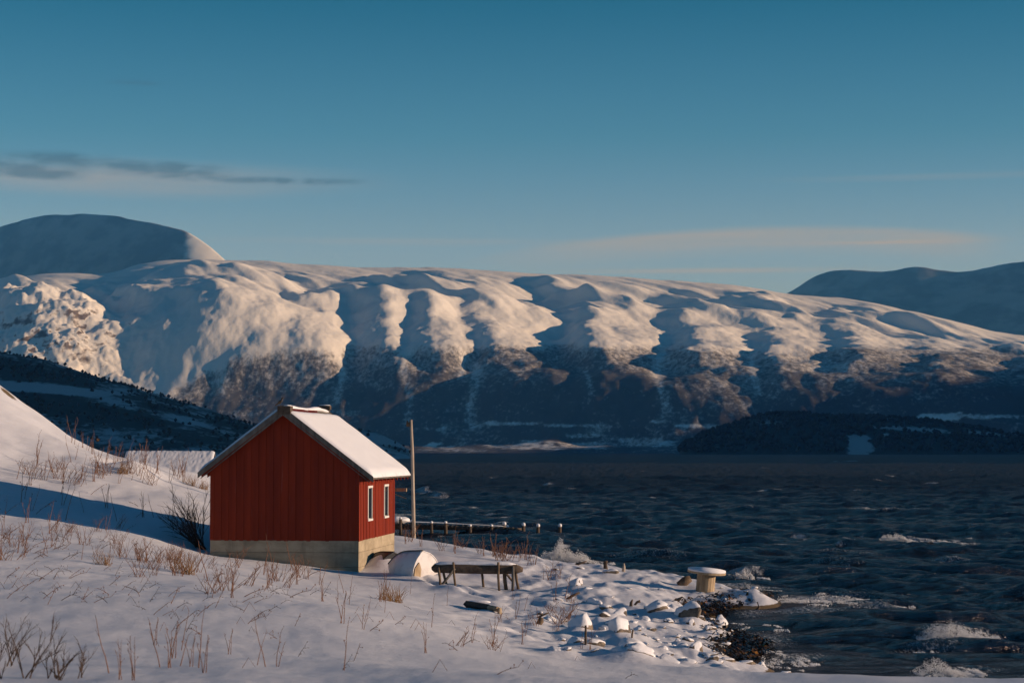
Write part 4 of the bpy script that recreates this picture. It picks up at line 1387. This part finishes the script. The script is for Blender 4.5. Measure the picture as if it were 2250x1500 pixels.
for (px0, top, bot) in [(948, 1149, 1172), (979, 1149, 1174), (1033, 1156, 1176), (1080, 1156, 1168), (1115, 1158, 1168), (905, 1146, 1172), (880, 1140, 1172)]:
    p_ = MB().tube([tuple(J(px0, top, -.85)), tuple(J(px0 + 1, bot + 14, -.85))], [.10, .12], 8, .05).build('pile', MAT_DARKWOOD, jt, smooth=True)
    q_ = J(px0, top, -.85)
    lump('pile_snow', MAT_CAP, p_, .11, .11, .09, 81, 2, .15, loc=tuple(q_ + Vector((0, 0, .06))))
lump('snow_heap', MAT_CAP, jt, .62, .6, .24, 83, 3, .35, loc=tuple(J(878, 1142)))
for (px0, top, bot, dd, lab) in [(1108, 1152, 1160, 133, 'snow-capped post standing on the outer part of the jetty'), (1150, 1154, 1166, 131, 'snow-capped post at the end of the jetty'),
                                 (1182, 1156, 1164, 133, 'snow-capped post in open water just past the jetty end'), (1230, 1156, 1166, 133, 'snow-capped post farthest out from the jetty')]:
    a = Vector(P(px0, bot, dd)); t_ = Vector(P(px0, top, dd))
    e = empty('mooring_post', (a.x, a.y, -.6))
    tag(e, lab, 'post', 'posts off the jetty')
    MB().tube([(0, 0, -.6), (0, 0, .6), (.01, 0, t_.z + .6)], [.13, .12, .11], 8, .04).build('shaft', MAT_DARKWOOD, e, smooth=True)
    lump('snow_cap', MAT_CAP, e, .135, .135, .14, 91, 2, .1, loc=(.01, 0, t_.z + .66))

# ------------------------------------------------------------------ cabin beyond the snow bank
cl = P(262, 1045, 130); cr = P(459, 1045, 130)
cab = empty('cabin', (cl[0], 130, 2.2))
tag(cab, 'low cabin with a snow-covered roof behind the snow bank, left of the red boathouse', 'cabin')
cw = cr[0] - cl[0]
zE = cl[2] - 2.2; zR = P(300, 993, 132.4)[2] - 2.2
MB().box(.3, cw - .3, .35, 4.6, -1.5, zE + .05).build('wall', MAT_DARKWOOD, cab)
for k in range(int((cw - .6) / .28)):
    MB().box(.3 + k * .28 + .006, .3 + k * .28 + .27, .32, .349, -1.2, zE + .1).build('board', MAT_DARKWOOD, cab)
crf = MB().add([(0, 0, zE), (cw, 0, zE), (cw, 2.4, zR), (0, 2.4, zR), (cw, 4.9, zE), (0, 4.9, zE), (0, 0, zE - .1), (cw, 0, zE - .1), (cw, 2.4, zR - .1), (0, 2.4, zR - .1), (cw, 4.9, zE - .1), (0, 4.9, zE - .1)],
               [(0, 1, 2, 3), (3, 2, 4, 5), (6, 9, 8, 7), (9, 11, 10, 8), (0, 6, 7, 1), (5, 4, 10, 11), (1, 7, 8, 2), (2, 8, 10, 4), (0, 3, 9, 6), (3, 5, 11, 9)]).build('roof', MAT_GREYWOOD, cab)
nx, ny = 90, 34
gx_, gy_ = np.meshgrid(np.linspace(-.03, cw + .03, nx), np.linspace(-.05, 4.95, ny))
zc_ = np.where(gy_ < 2.4, zE + (zR - zE) * gy_ / 2.4, zR - (zR - zE) * (gy_ - 2.4) / 2.5)
ed = np.clip(np.minimum(np.minimum(gx_ + .03, cw + .03 - gx_) * 8, np.minimum(gy_ + .05, 4.95 - gy_) * 8), 0, 1) ** .5
zc_ = zc_ + .01 + .10 * ed * (1 + .35 * fbm(gx_ * 4, gy_ * 4, 3, .6, 231)) + .03 * ed * sstep(1.2, 2.2, gy_) * fbm(gx_ * 9, gy_ * 9, 2, .6, 233)
so = grid_obj('roof_snow', gx_, gy_, zc_, MAT_CAP, kind=None)
so.parent = crf

# ------------------------------------------------------------------ rocks
ROCKMESH = []
for k in range(12):
    o = lump('stone', MAT_ROCK, None, 1.0, .82, .8, 300 + 7 * k, 3, .42)
    me = o.data
    nrm = np.zeros(len(me.vertices) * 3, np.float32); me.vertices.foreach_get('normal', nrm); nrm = nrm.reshape(-1, 3)
    co = np.zeros(len(me.vertices) * 3, np.float32); me.vertices.foreach_get('co', co); co = co.reshape(-1, 3)
    wgt = sstep(-0.05 + (.34 if k >= 6 else 0), 0.5 + (.3 if k >= 6 else 0), nrm[:, 2] + .35 * grad_noise(co[:, 0] * 2.2, co[:, 1] * 2.2 + co[:, 2] * 2, 400 + k) - .22 * nrm[:, 0])
    co2 = co + nrm * (0.055 * wgt - 0.03 * (1 - wgt))[:, None]
    co2[:, 2] += .03 * wgt + .03 * wgt * grad_noise(co[:, 0] * 5, co[:, 1] * 5, 77)
    cap = me.copy(); cap.name = 'snow_cap'
    cap.vertices.foreach_set('co', co2.astype(np.float32).ravel())
    cap.materials.clear(); cap.materials.append(MAT_CAP)
    ROCKMESH.append((me, cap))
    bpy.data.objects.remove(o)
SPECIAL = {0: 'large square snow-capped rock on the open snow behind the driftwood stick', 14: 'tall pointed boulder buried in drifted snow, highest of the boulders',
           16: 'broad boulder at the edge of the foreground snow, left of the pointed boulder', 11: 'upright snow-plastered rock beside a dark stake', 12: 'round rock with a bare brown right side below the pointed boulder',
           64: 'boulder in the snow beside the fallen beam', 49: 'dark snow-tipped rock at the outermost point of the shore', 67: 'wide snow hummock near the shore crest beyond the square rock'}
rr = random.Random(3)
for k, (x, y, r, hf) in enumerate(ROCK_POS):
    px0, py0 = ROCKS[k][:2]
    e = empty('rock', (x, y, gz_at(x, y) - .22 * r * hf), rr.uniform(0, 6.28))
    gs = rr.choice([.75, .9, 1.05, 1.3]); e.scale = (r * gs * rr.uniform(.8, 1.1), r * gs * rr.uniform(.7, 1.0), r * gs * hf * rr.uniform(.75, 1.0)); e.rotation_euler = (rr.uniform(-.3, .3), rr.uniform(-.3, .3), e.rotation_euler.z)
    bare = px0 > 1490 and py0 > 1335
    lab = SPECIAL.get(k)
    if lab is None:
        if py0 > 1455: lab, grp = 'snow-covered rock at the foot of the foreground bank by the water', 'rocks under the foreground bank'
        elif px0 > 1580 and py0 < 1325: lab, grp = 'snowy rock near the tip of the shore around the cable reel', 'rocks at the tip of the shore'
        elif px0 > 1430: lab, grp = 'rounded snow-capped rock among the kelp along the inner shoreline', 'rocks along the kelp shore'
        elif py0 > 1375: lab, grp = 'snow-plastered rock in the boulder field behind the foreground bank', 'rocks in the boulder field'
        else: lab, grp = 'rock mostly buried in the snow of the upper beach', 'rocks on the upper beach'
        if r < .145 and k >= N_BIG:
            lab, grp = ('stone just breaking through the snow of the boulder field', 'little stones in the boulder field') if px0 < 1440 else ('stone at the snow edge beside the kelp', 'little stones beside the water')
        size = 'tiny ' if k >= N_BIG else 'large ' if r > .33 else ('small ' if r < .235 else 'mid-sized ')
        lab = size + lab
        if 'along the kelp' in grp:
            row = 'behind the bird' if py0 < 1362 else ('in the row facing the open kelp' if py0 < 1398 else 'at the near end, below the row')
            lab, grp = size + 'snow-capped rock by the kelp, ' + row, grp + ' ' + row
        tag(e, lab, 'rock', size + grp)
    else:
        tag(e, lab, 'rock')
    v = rr.randrange(4, 12) if bare else rr.randrange(9)
    new_obj('stone', ROCKMESH[v][0], None, e)
    new_obj('snow_cap', ROCKMESH[v][1], None, e)

# ------------------------------------------------------------------ driftwood and stakes
def stick(name, pts, rad, mat, label, cat='driftwood', sides=7):
    """pts: list of (px, py, lift above the ground or None)"""
    w = []
    x0, y0, z0 = ghit(pts[0][0], pts[0][1])
    for (a, b_) in pts:
        q = Vector(P(a, b_, y0))
        w.append(q)
    w[0].z = min(w[0].z, gz_at(w[0].x, w[0].y)) - .05
    o = w[0].copy()
    ob = MB().tube([tuple(q - o) for q in w], rad, sides, .08).build(name, mat, None, smooth=True)
    ob.location = o
    tag(ob, label, cat)
    return ob

stick('driftwood', [(1242, 1315), (1256, 1309), (1274, 1301)], [.04, .045, .03], MAT_DARKWOOD, 'dark stick slanting out of the snow below the square rock')
stick('driftwood', [(1386, 1331), (1387, 1323), (1390, 1316)], [.06, .045, .02], MAT_DARKWOOD, 'short upright splinter of driftwood on the beach, left of the forked one')
stick('driftwood', [(1392, 1328), (1400, 1322), (1407, 1320)], [.03, .04, .05], MAT_DARKWOOD, 'short dark branch leaning right on the open beach')
stick('driftwood', [(1369, 1255), (1371, 1246), (1371, 1237)], [.08, .06, .03], MAT_POLE, 'forked pale stump standing at the shore crest')
stick('driftwood', [(1331, 1249), (1330, 1240), (1331, 1231)], [.09, .08, .085], MAT_DARKWOOD, 'dark stub of a post at the shore crest beside the pale stump')
stick('driftwood', [(1262, 1239), (1275, 1237), (1289, 1232)], [.05, .05, .025], MAT_DARKWOOD, 'long stick lying along the shore crest below the breaking wave')
stick('driftwood', [(1228, 1232), (1238, 1234), (1250, 1235)], [.04, .05, .04], MAT_WEED, 'reddish branch lying at the shore crest')
stick('stake', [(1286, 1415), (1287, 1396), (1287, 1373)], [.028, .026, .022], MAT_DARKWOOD, 'dark stake standing among the boulders beside the plastered rock', 'stake')
stick('stake', [(1388, 1403), (1389, 1393), (1391, 1382)], [.024, .024, .02], MAT_LOG, 'thin brown stake standing on the pointed boulder drift', 'stake')
stick('driftwood', [(1640, 1340), (1660, 1341), (1668, 1334), (1664, 1322)], [.06, .06, .05, .03], MAT_DARKWOOD, 'curved dark branch rising out of the shallow water')
stick('driftwood', [(1182, 1370), (1188, 1363), (1190, 1356)], [.08, .09, .05], MAT_LOG, 'broken stump in the snow right of the fallen beam')
stick('driftwood', [(1492, 1284), (1506, 1276), (1518, 1270)], [.16, .19, .12], MAT_LOG, 'thick snow-dusted driftwood root left of the cable reel')
stick('driftwood', [(1176, 1356), (1190, 1352), (1206, 1345)], [.03, .03, .02], MAT_DARKWOOD, 'thin dark twig lying on the snow right of the fallen beam')

# ------------------------------------------------------------------ dry plants
def stem(b, p, direc, length, r, bend, seg=5, side=None):
    pts = [Vector(p)]
    d = Vector(direc).normalized()
    for i in range(seg):
        d = (d + Vector((random.uniform(-.12, .12), random.uniform(-.12, .12), -bend / seg * random.uniform(.6, 1.4)))).normalized()
        pts.append(pts[-1] + d * length / seg)
    b.tube(pts, [1.35 * r * (1 - .6 * i / seg) for i in range(seg + 1)], 4, 0, caps=False)
    return pts

def seedhead(b, p, r):
    p = Vector(p)
    b.add([p + Vector(q) * r for q in ((1, 0, 0), (-1, 0, 0), (0, 1, 0), (0, -1, 0), (0, 0, 1.5), (0, 0, -1.5))],
          [(0, 2, 4), (2, 1, 4), (1, 3, 4), (3, 0, 4), (2, 0, 5), (1, 2, 5), (3, 1, 5), (0, 3, 5)])

def weed_mesh(kind, seed):
    random.seed(seed)
    b = MB()
    if kind == 'stalk':
        for k in range(random.choice([1, 1, 2, 3])):
            p = (random.uniform(-.12, .12) * (k > 0), random.uniform(-.12, .12) * (k > 0), -.05)
            pts = stem(b, p, (random.uniform(-.22, .22), random.uniform(-.1, .1), 1), random.uniform(.7, 1.1), .0085, .05, 6)
            for q in pts[3:]:
                if random.random() < .6:
                    t = stem(b, q, (random.uniform(-1, 1), random.uniform(-.6, .6), 1.1), random.uniform(.06, .18), .004, .1, 2)
                    if random.random() < .6:
                        seedhead(b, t[-1], random.uniform(.008, .018))
    elif kind == 'lean':
        s = random.choice([-1, 1, 1])
        pts = stem(b, (0, 0, -.04), (s * random.uniform(.3, 1.0), random.uniform(-.3, .3), .75), random.uniform(.38, .7), .0075, .45, 6)
        for q in pts[2:]:
            if random.random() < .75:
                t = stem(b, q, (s * random.uniform(-.2, 1), random.uniform(-.6, .6), random.uniform(-.2, .9)), random.uniform(.05, .2), .0045, .3, 2)
                seedhead(b, t[-1], random.uniform(.008, .018))
    elif kind == 'brush':
        for k in range(random.randint(7, 12)):
            pts = stem(b, (random.uniform(-.18, .18), random.uniform(-.18, .18), -.04), (random.uniform(-.5, .55), random.uniform(-.3, .3), .9), random.uniform(.35, .8), .0065, .25, 5)
            for q in pts[2:]:
                if random.random() < .7:
                    stem(b, q, (random.uniform(-1, 1), random.uniform(-.6, .6), .9), random.uniform(.08, .22), .004, .2, 2)
    elif kind == 'grass':
        for k in range(46):
            stem(b, (random.gauss(0, .13), random.gauss(0, .13), -.04), (random.uniform(-.5, .5), random.uniform(-.4, .4), 1), random.uniform(.3, .75), .0055, .5, 4)
    elif kind == 'bent':
        s = random.choice([-1, 1])
        L = random.uniform(.25, .45)
        a = Vector((0, 0, -.04)); m = a + Vector((s * L * .5, 0, L * random.uniform(.6, 1)))
        c = m + Vector((s * L * .45, random.uniform(-.1, .1), -L * random.uniform(.4, .8)))
        b.tube([a, m, c], [.007, .006, .004], 4, 0, caps=False)
        if random.random() < .5:
            seedhead(b, c, .016)
    return b.mesh('weed')

WM = {k: [weed_mesh(k, 500 + 13 * i + 101 * j) for i in range(n)] for j, (k, n) in enumerate([('stalk', 9), ('lean', 9), ('brush', 7), ('grass', 4), ('bent', 5)])}
for k, lst in WM.items():
    for i, m in enumerate(lst):
        m.materials.append(MAT_GRASS if k == 'grass' else (MAT_DARKSTEM if (k in ('lean', 'bent') and i % 2) else MAT_WEED))

rp_ = random.Random(77)
NAMES = {'stalk': ('dry_stalk', 'stalk'), 'lean': ('dry_weed', 'weed'), 'brush': ('dry_brush', 'brush'), 'grass': ('grass_tuft', 'grass tuft'), 'bent': ('bent_stem', 'stem')}

def plant(kind, px, py, label, group, s=1.0, lo=8):
    x, y, z = ghit(px, py, lo)
    o = new_obj(NAMES[kind][0], rp_.choice(WM[kind]))
    o.location = (x, y, z)
    o.rotation_euler = (0, 0, rp_.choice([0, math.pi]) * (kind == 'x') + rp_.uniform(-.5, .5))
    sc = s * rp_.uniform(.75, 1.2)
    o.scale = (sc, sc, sc)
    tag(o, label, NAMES[kind][1], group)
    return o

ZONES = [  # region in the frame, kinds, count, scale, label ending
    ((20, 1000, 440, 1066), 'stalk stalk brush', 58, 1.1, 'on the lit snow slope above the house shadow'),
    ((0, 1075, 340, 1150), 'stalk stalk lean', 22, 1.05, 'around the edges of the long house shadow'),
    ((0, 1160, 280, 1232), 'brush lean lean stalk', 72, .74, 'in the brushy strip below the house shadow'),
    ((300, 1225, 430, 1268), 'brush brush', 18, .8, 'in the brown thicket in front of the bare bush'),
    ((455, 1240, 725, 1315), 'stalk brush lean', 36, .85, 'in the snow in front of the concrete foundation'),
    ((0, 1250, 320, 1330), 'lean lean bent', 44, .66, 'scattered over the snow field low in the left half'),
    ((320, 1290, 700, 1400), 'lean bent lean lean', 40, .6, 'scattered over the open snow in front of the boathouse'),
    ((700, 1290, 1010, 1400), 'lean stalk bent', 30, .58, 'scattered on the snow below the boats'),
    ((1000, 1310, 1240, 1440), 'lean brush stalk', 20, .62, 'on the snow between the fallen beam and the boulders'),
    ((300, 1400, 1400, 1495), 'lean stalk bent', 26, .46, 'in the near snow along the bottom'),
    ((872, 1180, 1180, 1226), 'stalk stalk brush', 26, .95, 'along the shore crest in front of the jetty'),
    ((60, 900, 420, 1035), 'stalk stalk', 18, 1.0, 'along the crest of the snow bank'),
    ((1190, 1270, 1250, 1330), 'brush stalk', 5, .95, 'in the reddish clump right of the trestle'),
    ((1225, 1355, 1260, 1372), 'brush', 3, .8, 'in the upright clump left of the boulders'),
]
for (x0, y0, x1, y1), kinds, cnt, sc, tail in ZONES:
    kl = kinds.split()
    for i in range(cnt):
        k = rp_.choice(kl)
        px0 = rp_.uniform(x0, x1)
        py0 = rp_.uniform(y0, y1)
        if tail.startswith('along the crest of'):
            py0 = float(np.interp(px0, [0, 60, 130, 180, 230, 310, 370, 460], [850, 899, 949, 978, 1004, 1010, 1044, 1079])) + rp_.uniform(0, 8)
        if tail.startswith('along the shore crest'):
            py0 = float(np.interp(px0, [870, 1000, 1200], [1180, 1202, 1232])) + rp_.uniform(-1, 14)
        word = {'stalk': 'tall thin dry stalk', 'lean': 'leaning dry weed', 'brush': 'twiggy reddish dry brush', 'bent': 'snapped bent stem'}[k]
        if 780 < px0 < 960 and 1205 < py0 < 1262:
            continue
        third = (px0 - x0) / (x1 - x0)
        where = ', left part' if third < .34 else (', middle part' if third < .67 else ', right part')
        plant(k, px0, py0, word + ' ' + tail + where, NAMES[k][1] + ' ' + tail + where, sc)
for (a, b_, s, lab) in [(406, 1260, .95, 'ochre grass tuft at the right end of the brown thicket'), (228, 1240, .6, 'small brown grass tuft low in the brushy strip'), (868, 1322, .8, 'wide reddish grass tuft in the snow below the boats'),
                        (845, 1318, .7, 'smaller reddish grass tuft just left of the wide one'), (268, 1040, .9, 'ochre grass tuft on the lit snow bank'), (420, 1066, .8, 'golden grass by the left eave of the boathouse'),
                        (446, 1074, .8, 'golden grass touching the left wall of the boathouse'), (215, 968, .45, 'golden seed tuft on the crest of the snow bank')]:
    x, y, z = ghit(a, b_)
    o = new_obj('grass_tuft', rp_.choice(WM['grass'])); o.location = (x, y, z); o.scale = (s * 1.2, s * 1.2, s)
    tag(o, lab, 'grass tuft')


def shrub_obj(name, loc, seed, mains, length, spread, lean, r0, levels, mat, label):
    random.seed(seed)
    e = empty(name, loc)
    tag(e, label, 'bush')
    trunk = MB(); twig = MB()

    def grow(p, d, L, r, lv):
        b = trunk if lv == levels else twig
        pts = stem(b, p, d, L, r, .18 if lv == levels else .1, 6)
        if lv == 0:
            return
        for q in range(5 if lv == levels else 4):
            k = random.randint(2, 6)
            dd = (pts[k] - pts[k - 1]).normalized()
            dd = dd + Vector((random.uniform(-.7, .7), random.uniform(-.7, .7), random.uniform(-.25, .6)))
            grow(pts[k], dd, L * random.uniform(.35, .6), r * .5, lv - 1)
    for m in range(mains):
        grow((random.uniform(-.2, .2) * spread, random.uniform(-.3, .3), -.1), (random.uniform(-1, 1) * spread + lean, random.uniform(-.5, .5), 1.1), length * random.uniform(.7, 1.15), r0, levels)
    trunk.build('branch', mat, e)['kind'] = 'stuff'
    twig.build('twig', mat, e)['kind'] = 'stuff'
    return e


bp = ghit(448, 1205)
shrub_obj('bare_bush', (bp[0], bp[1] - .1, bp[2]), 21, 19, 1.5, .7, -.75, .018, 2, MAT_DARKSTEM, 'large bare dark bush against the left corner of the boathouse')
for (a, b_, sd, L, lab) in [(40, 1500, 31, .46, 'bare dark shrub low in the near corner of the snow field'), (18, 1470, 32, .42, 'smaller bare shrub behind the nearest one'), (105, 1490, 33, .34, 'thin bare shrub right of the nearest shrub'),
                            (158, 1486, 34, .30, 'low twiggy shrub in the near snow')]:
    q = P(a, b_, 18.5 if b_ > 1480 else 21)
    shrub_obj('bare_shrub', (q[0], q[1], gz_at(q[0], q[1])), sd, 4, L, .45, .1, .0065, 2, MAT_DARKSTEM, lab)
for i, (a, b_) in enumerate([(352, 1465), (370, 1466), (395, 1462), (418, 1463), (436, 1466), (240, 1478), (295, 1494), (262, 1492)]):
    plant('stalk', a, b_, 'slender dry stalk in the group of tall near stems', 'near stems', .48)
for i, a in enumerate([598, 660, 688, 684, 752]):
    plant('stalk', a, [1236, 1238, 1240, 1239, 1246][i], 'tall pale stalk standing against the shaded concrete foundation', 'stalks against the foundation', 1.0)

# ------------------------------------------------------------------ kelp along the water's edge
def kelp():
    random.seed(9)
    b = MB()
    poly_ = [(1440, 1352), (1478, 1330), (1600, 1319), (1660, 1306), (1700, 1302), (1690, 1318), (1610, 1338), (1560, 1352), (1560, 1372), (1610, 1385), (1680, 1412), (1690, 1432), (1650, 1462), (1600, 1455), (1545, 1440), (1585, 1408), (1520, 1372)]
    def inside(x, y):
        c = False
        for i in range(len(poly_)):
            x0, y0 = poly_[i]; x1, y1 = poly_[i - 1]
            if (y0 > y) != (y1 > y) and x < (x1 - x0) * (y - y0) / (y1 - y0) + x0:
                c = not c
        return c
    n = 0
    while n < 3000:
        a, c = random.uniform(1435, 1705), random.uniform(1300, 1465)
        if not inside(a, c):
            continue
        n += 1
        dx, dy, dz = ray(a, c)
        d = -(CAM_Z - .08) / dz * dy
        x, y = dx / dy * d, d
        z = max(gz_at(x, y) if n % 4 == 0 else 0.02, 0.03) + random.uniform(0, .10)
        z = min(z, .35)
        an = random.uniform(0, 6.28); L = random.uniform(.15, .5); w = random.uniform(.02, .06)
        ux, uy = math.cos(an), math.sin(an)
        v = []
        for k in range(4):
            t = k / 3
            zz_ = z + math.sin(t * 3.0) * random.uniform(.02, .12)
            ww = w * (1 - .6 * t)
            v += [(x + ux * L * t - uy * ww, y + uy * L * t + ux * ww, zz_), (x + ux * L * t + uy * ww, y + uy * L * t - ux * ww, zz_ + .01)]
        b.add(v, [(0, 1, 3, 2), (2, 3, 5, 4), (4, 5, 7, 6)])
    o = b.build('kelp', MAT_KELP)
    o['kind'] = 'stuff'
    o['label'] = 'wet brown and orange kelp heaped along the shoreline'


kelp()


# ------------------------------------------------------------------ spray thrown up by breaking waves
def spray(name, label, clusters, seed):
    r_ = np.random.default_rng(seed)
    PX = []; RR = []
    for (px0, px1, py_base, fn, count, smin, smax, thick) in clusters:
        nc = max(12, count // 45)                         # drops hang together in small bursts
        tc = r_.random(nc); hc = r_.random(nc) ** 1.25; dc = r_.normal(0, thick, nc)
        k = r_.integers(0, nc, count)
        t = np.clip(tc[k] + r_.normal(0, .022, count), 0, 1)
        top = np.array([fn(v) for v in t])
        sp = np.array([sea_pos(px0 + (px1 - px0) * v, py_base + 4 * v) for v in t])
        x = sp[:, 0]; y = sp[:, 1] + dc[k] + r_.normal(0, .10, count)
        h = np.clip(top * (hc[k] + r_.normal(0, .14, count)), 0, None)
        z = (sample(T1[0], 110.0, x, y) * .75 + breakers(x, y)[0]) * .75 - .03 + h
        PX.append(np.stack([x, y, z], 1))
        RR.append(r_.uniform(smin, smax, count) ** 1.0 * (1 - .5 * np.clip(h / np.maximum(top, .1), 0, 1)))
    PX = np.concatenate(PX); RR = np.concatenate(RR)
    base = np.array(((1.3, 0, 0), (-1.3, 0, 0), (0, 1, 0), (0, -1, 0), (0, 0, .9), (0, 0, -.9)))
    V = PX[:, None, :] + base[None] * (RR[:, None] * r_.uniform(.7, 1.3, (len(RR), 6)))[:, :, None]
    tri = np.array(((0, 2, 4), (2, 1, 4), (1, 3, 4), (3, 0, 4), (2, 0, 5), (1, 2, 5), (3, 1, 5), (0, 3, 5)))
    Fc = (tri[None] + (np.arange(len(RR)) * 6)[:, None, None]).reshape(-1, 3)
    me = bpy.data.meshes.new(name)
    me.from_pydata(V.reshape(-1, 3).tolist(), [], Fc.tolist())
    o = new_obj(name, me, MAT_FOAM)
    o['kind'] = 'stuff'; o['label'] = label
    return o


bump_ = lambda c, w, h, base=.1: (lambda t: base + h * math.exp(-((t - c) / w) ** 2))
spray('wave_spray', 'white spray of the wave breaking on the shore behind the trestle',
      [(1186, 1350, 1232, lambda t: .12 + 1.05 * math.exp(-((t - .28) / .13) ** 2) + .45 * math.exp(-((t - .55) / .14) ** 2) + .3 * math.exp(-((t - .05) / .08) ** 2), 12000, .008, .034, .35)], 1)
spray('wave_spray', 'foaming crest of the lone breaker out on the water',
      [(1936, 2020, 1192, bump_(.35, .4, .40, .1), 5000, .010, .036, .3), (2010, 2125, 1194, bump_(.5, .5, .12, .05), 2200, .012, .045, .25)], 2)
spray('wave_spray', 'foaming crest of the breaker nearest the lower right',
      [(2015, 2205, 1402, lambda t: .06 + .42 * math.exp(-((t - .42) / .14) ** 2) + .15 * math.exp(-((t - .2) / .12) ** 2), 8000, .004, .017, .35), (2010, 2080, 1424, bump_(.5, .3, .08, .04), 900, .006, .02, .2)], 3)
spray('wave_spray', 'foam of the wave running in beside the near snow',
      [(2010, 2160, 1488, lambda t: .05 + .28 * math.exp(-((t - .35) / .2) ** 2), 6000, .004, .014, .3)], 4)
spray('wave_spray', 'small foaming wave just beyond the cable reel', [(1618, 1690, 1268, bump_(.25, .25, .35, .05), 2000, .008, .03, .3), (1596, 1720, 1288, bump_(.5, .5, .08, .05), 1800, .008, .028, .3)], 5)
spray('wave_spray', 'broken foam washing over the shallows', [(1700, 1985, 1322, bump_(.3, .4, .12, .03), 5000, .007, .028, 1.8), (1600, 1760, 1400, bump_(.5, .4, .05, .02), 4200, .005, .02, 2.2), (1640, 1800, 1455, bump_(.4, .4, .06, .02), 2200, .005, .02, .7)], 6)
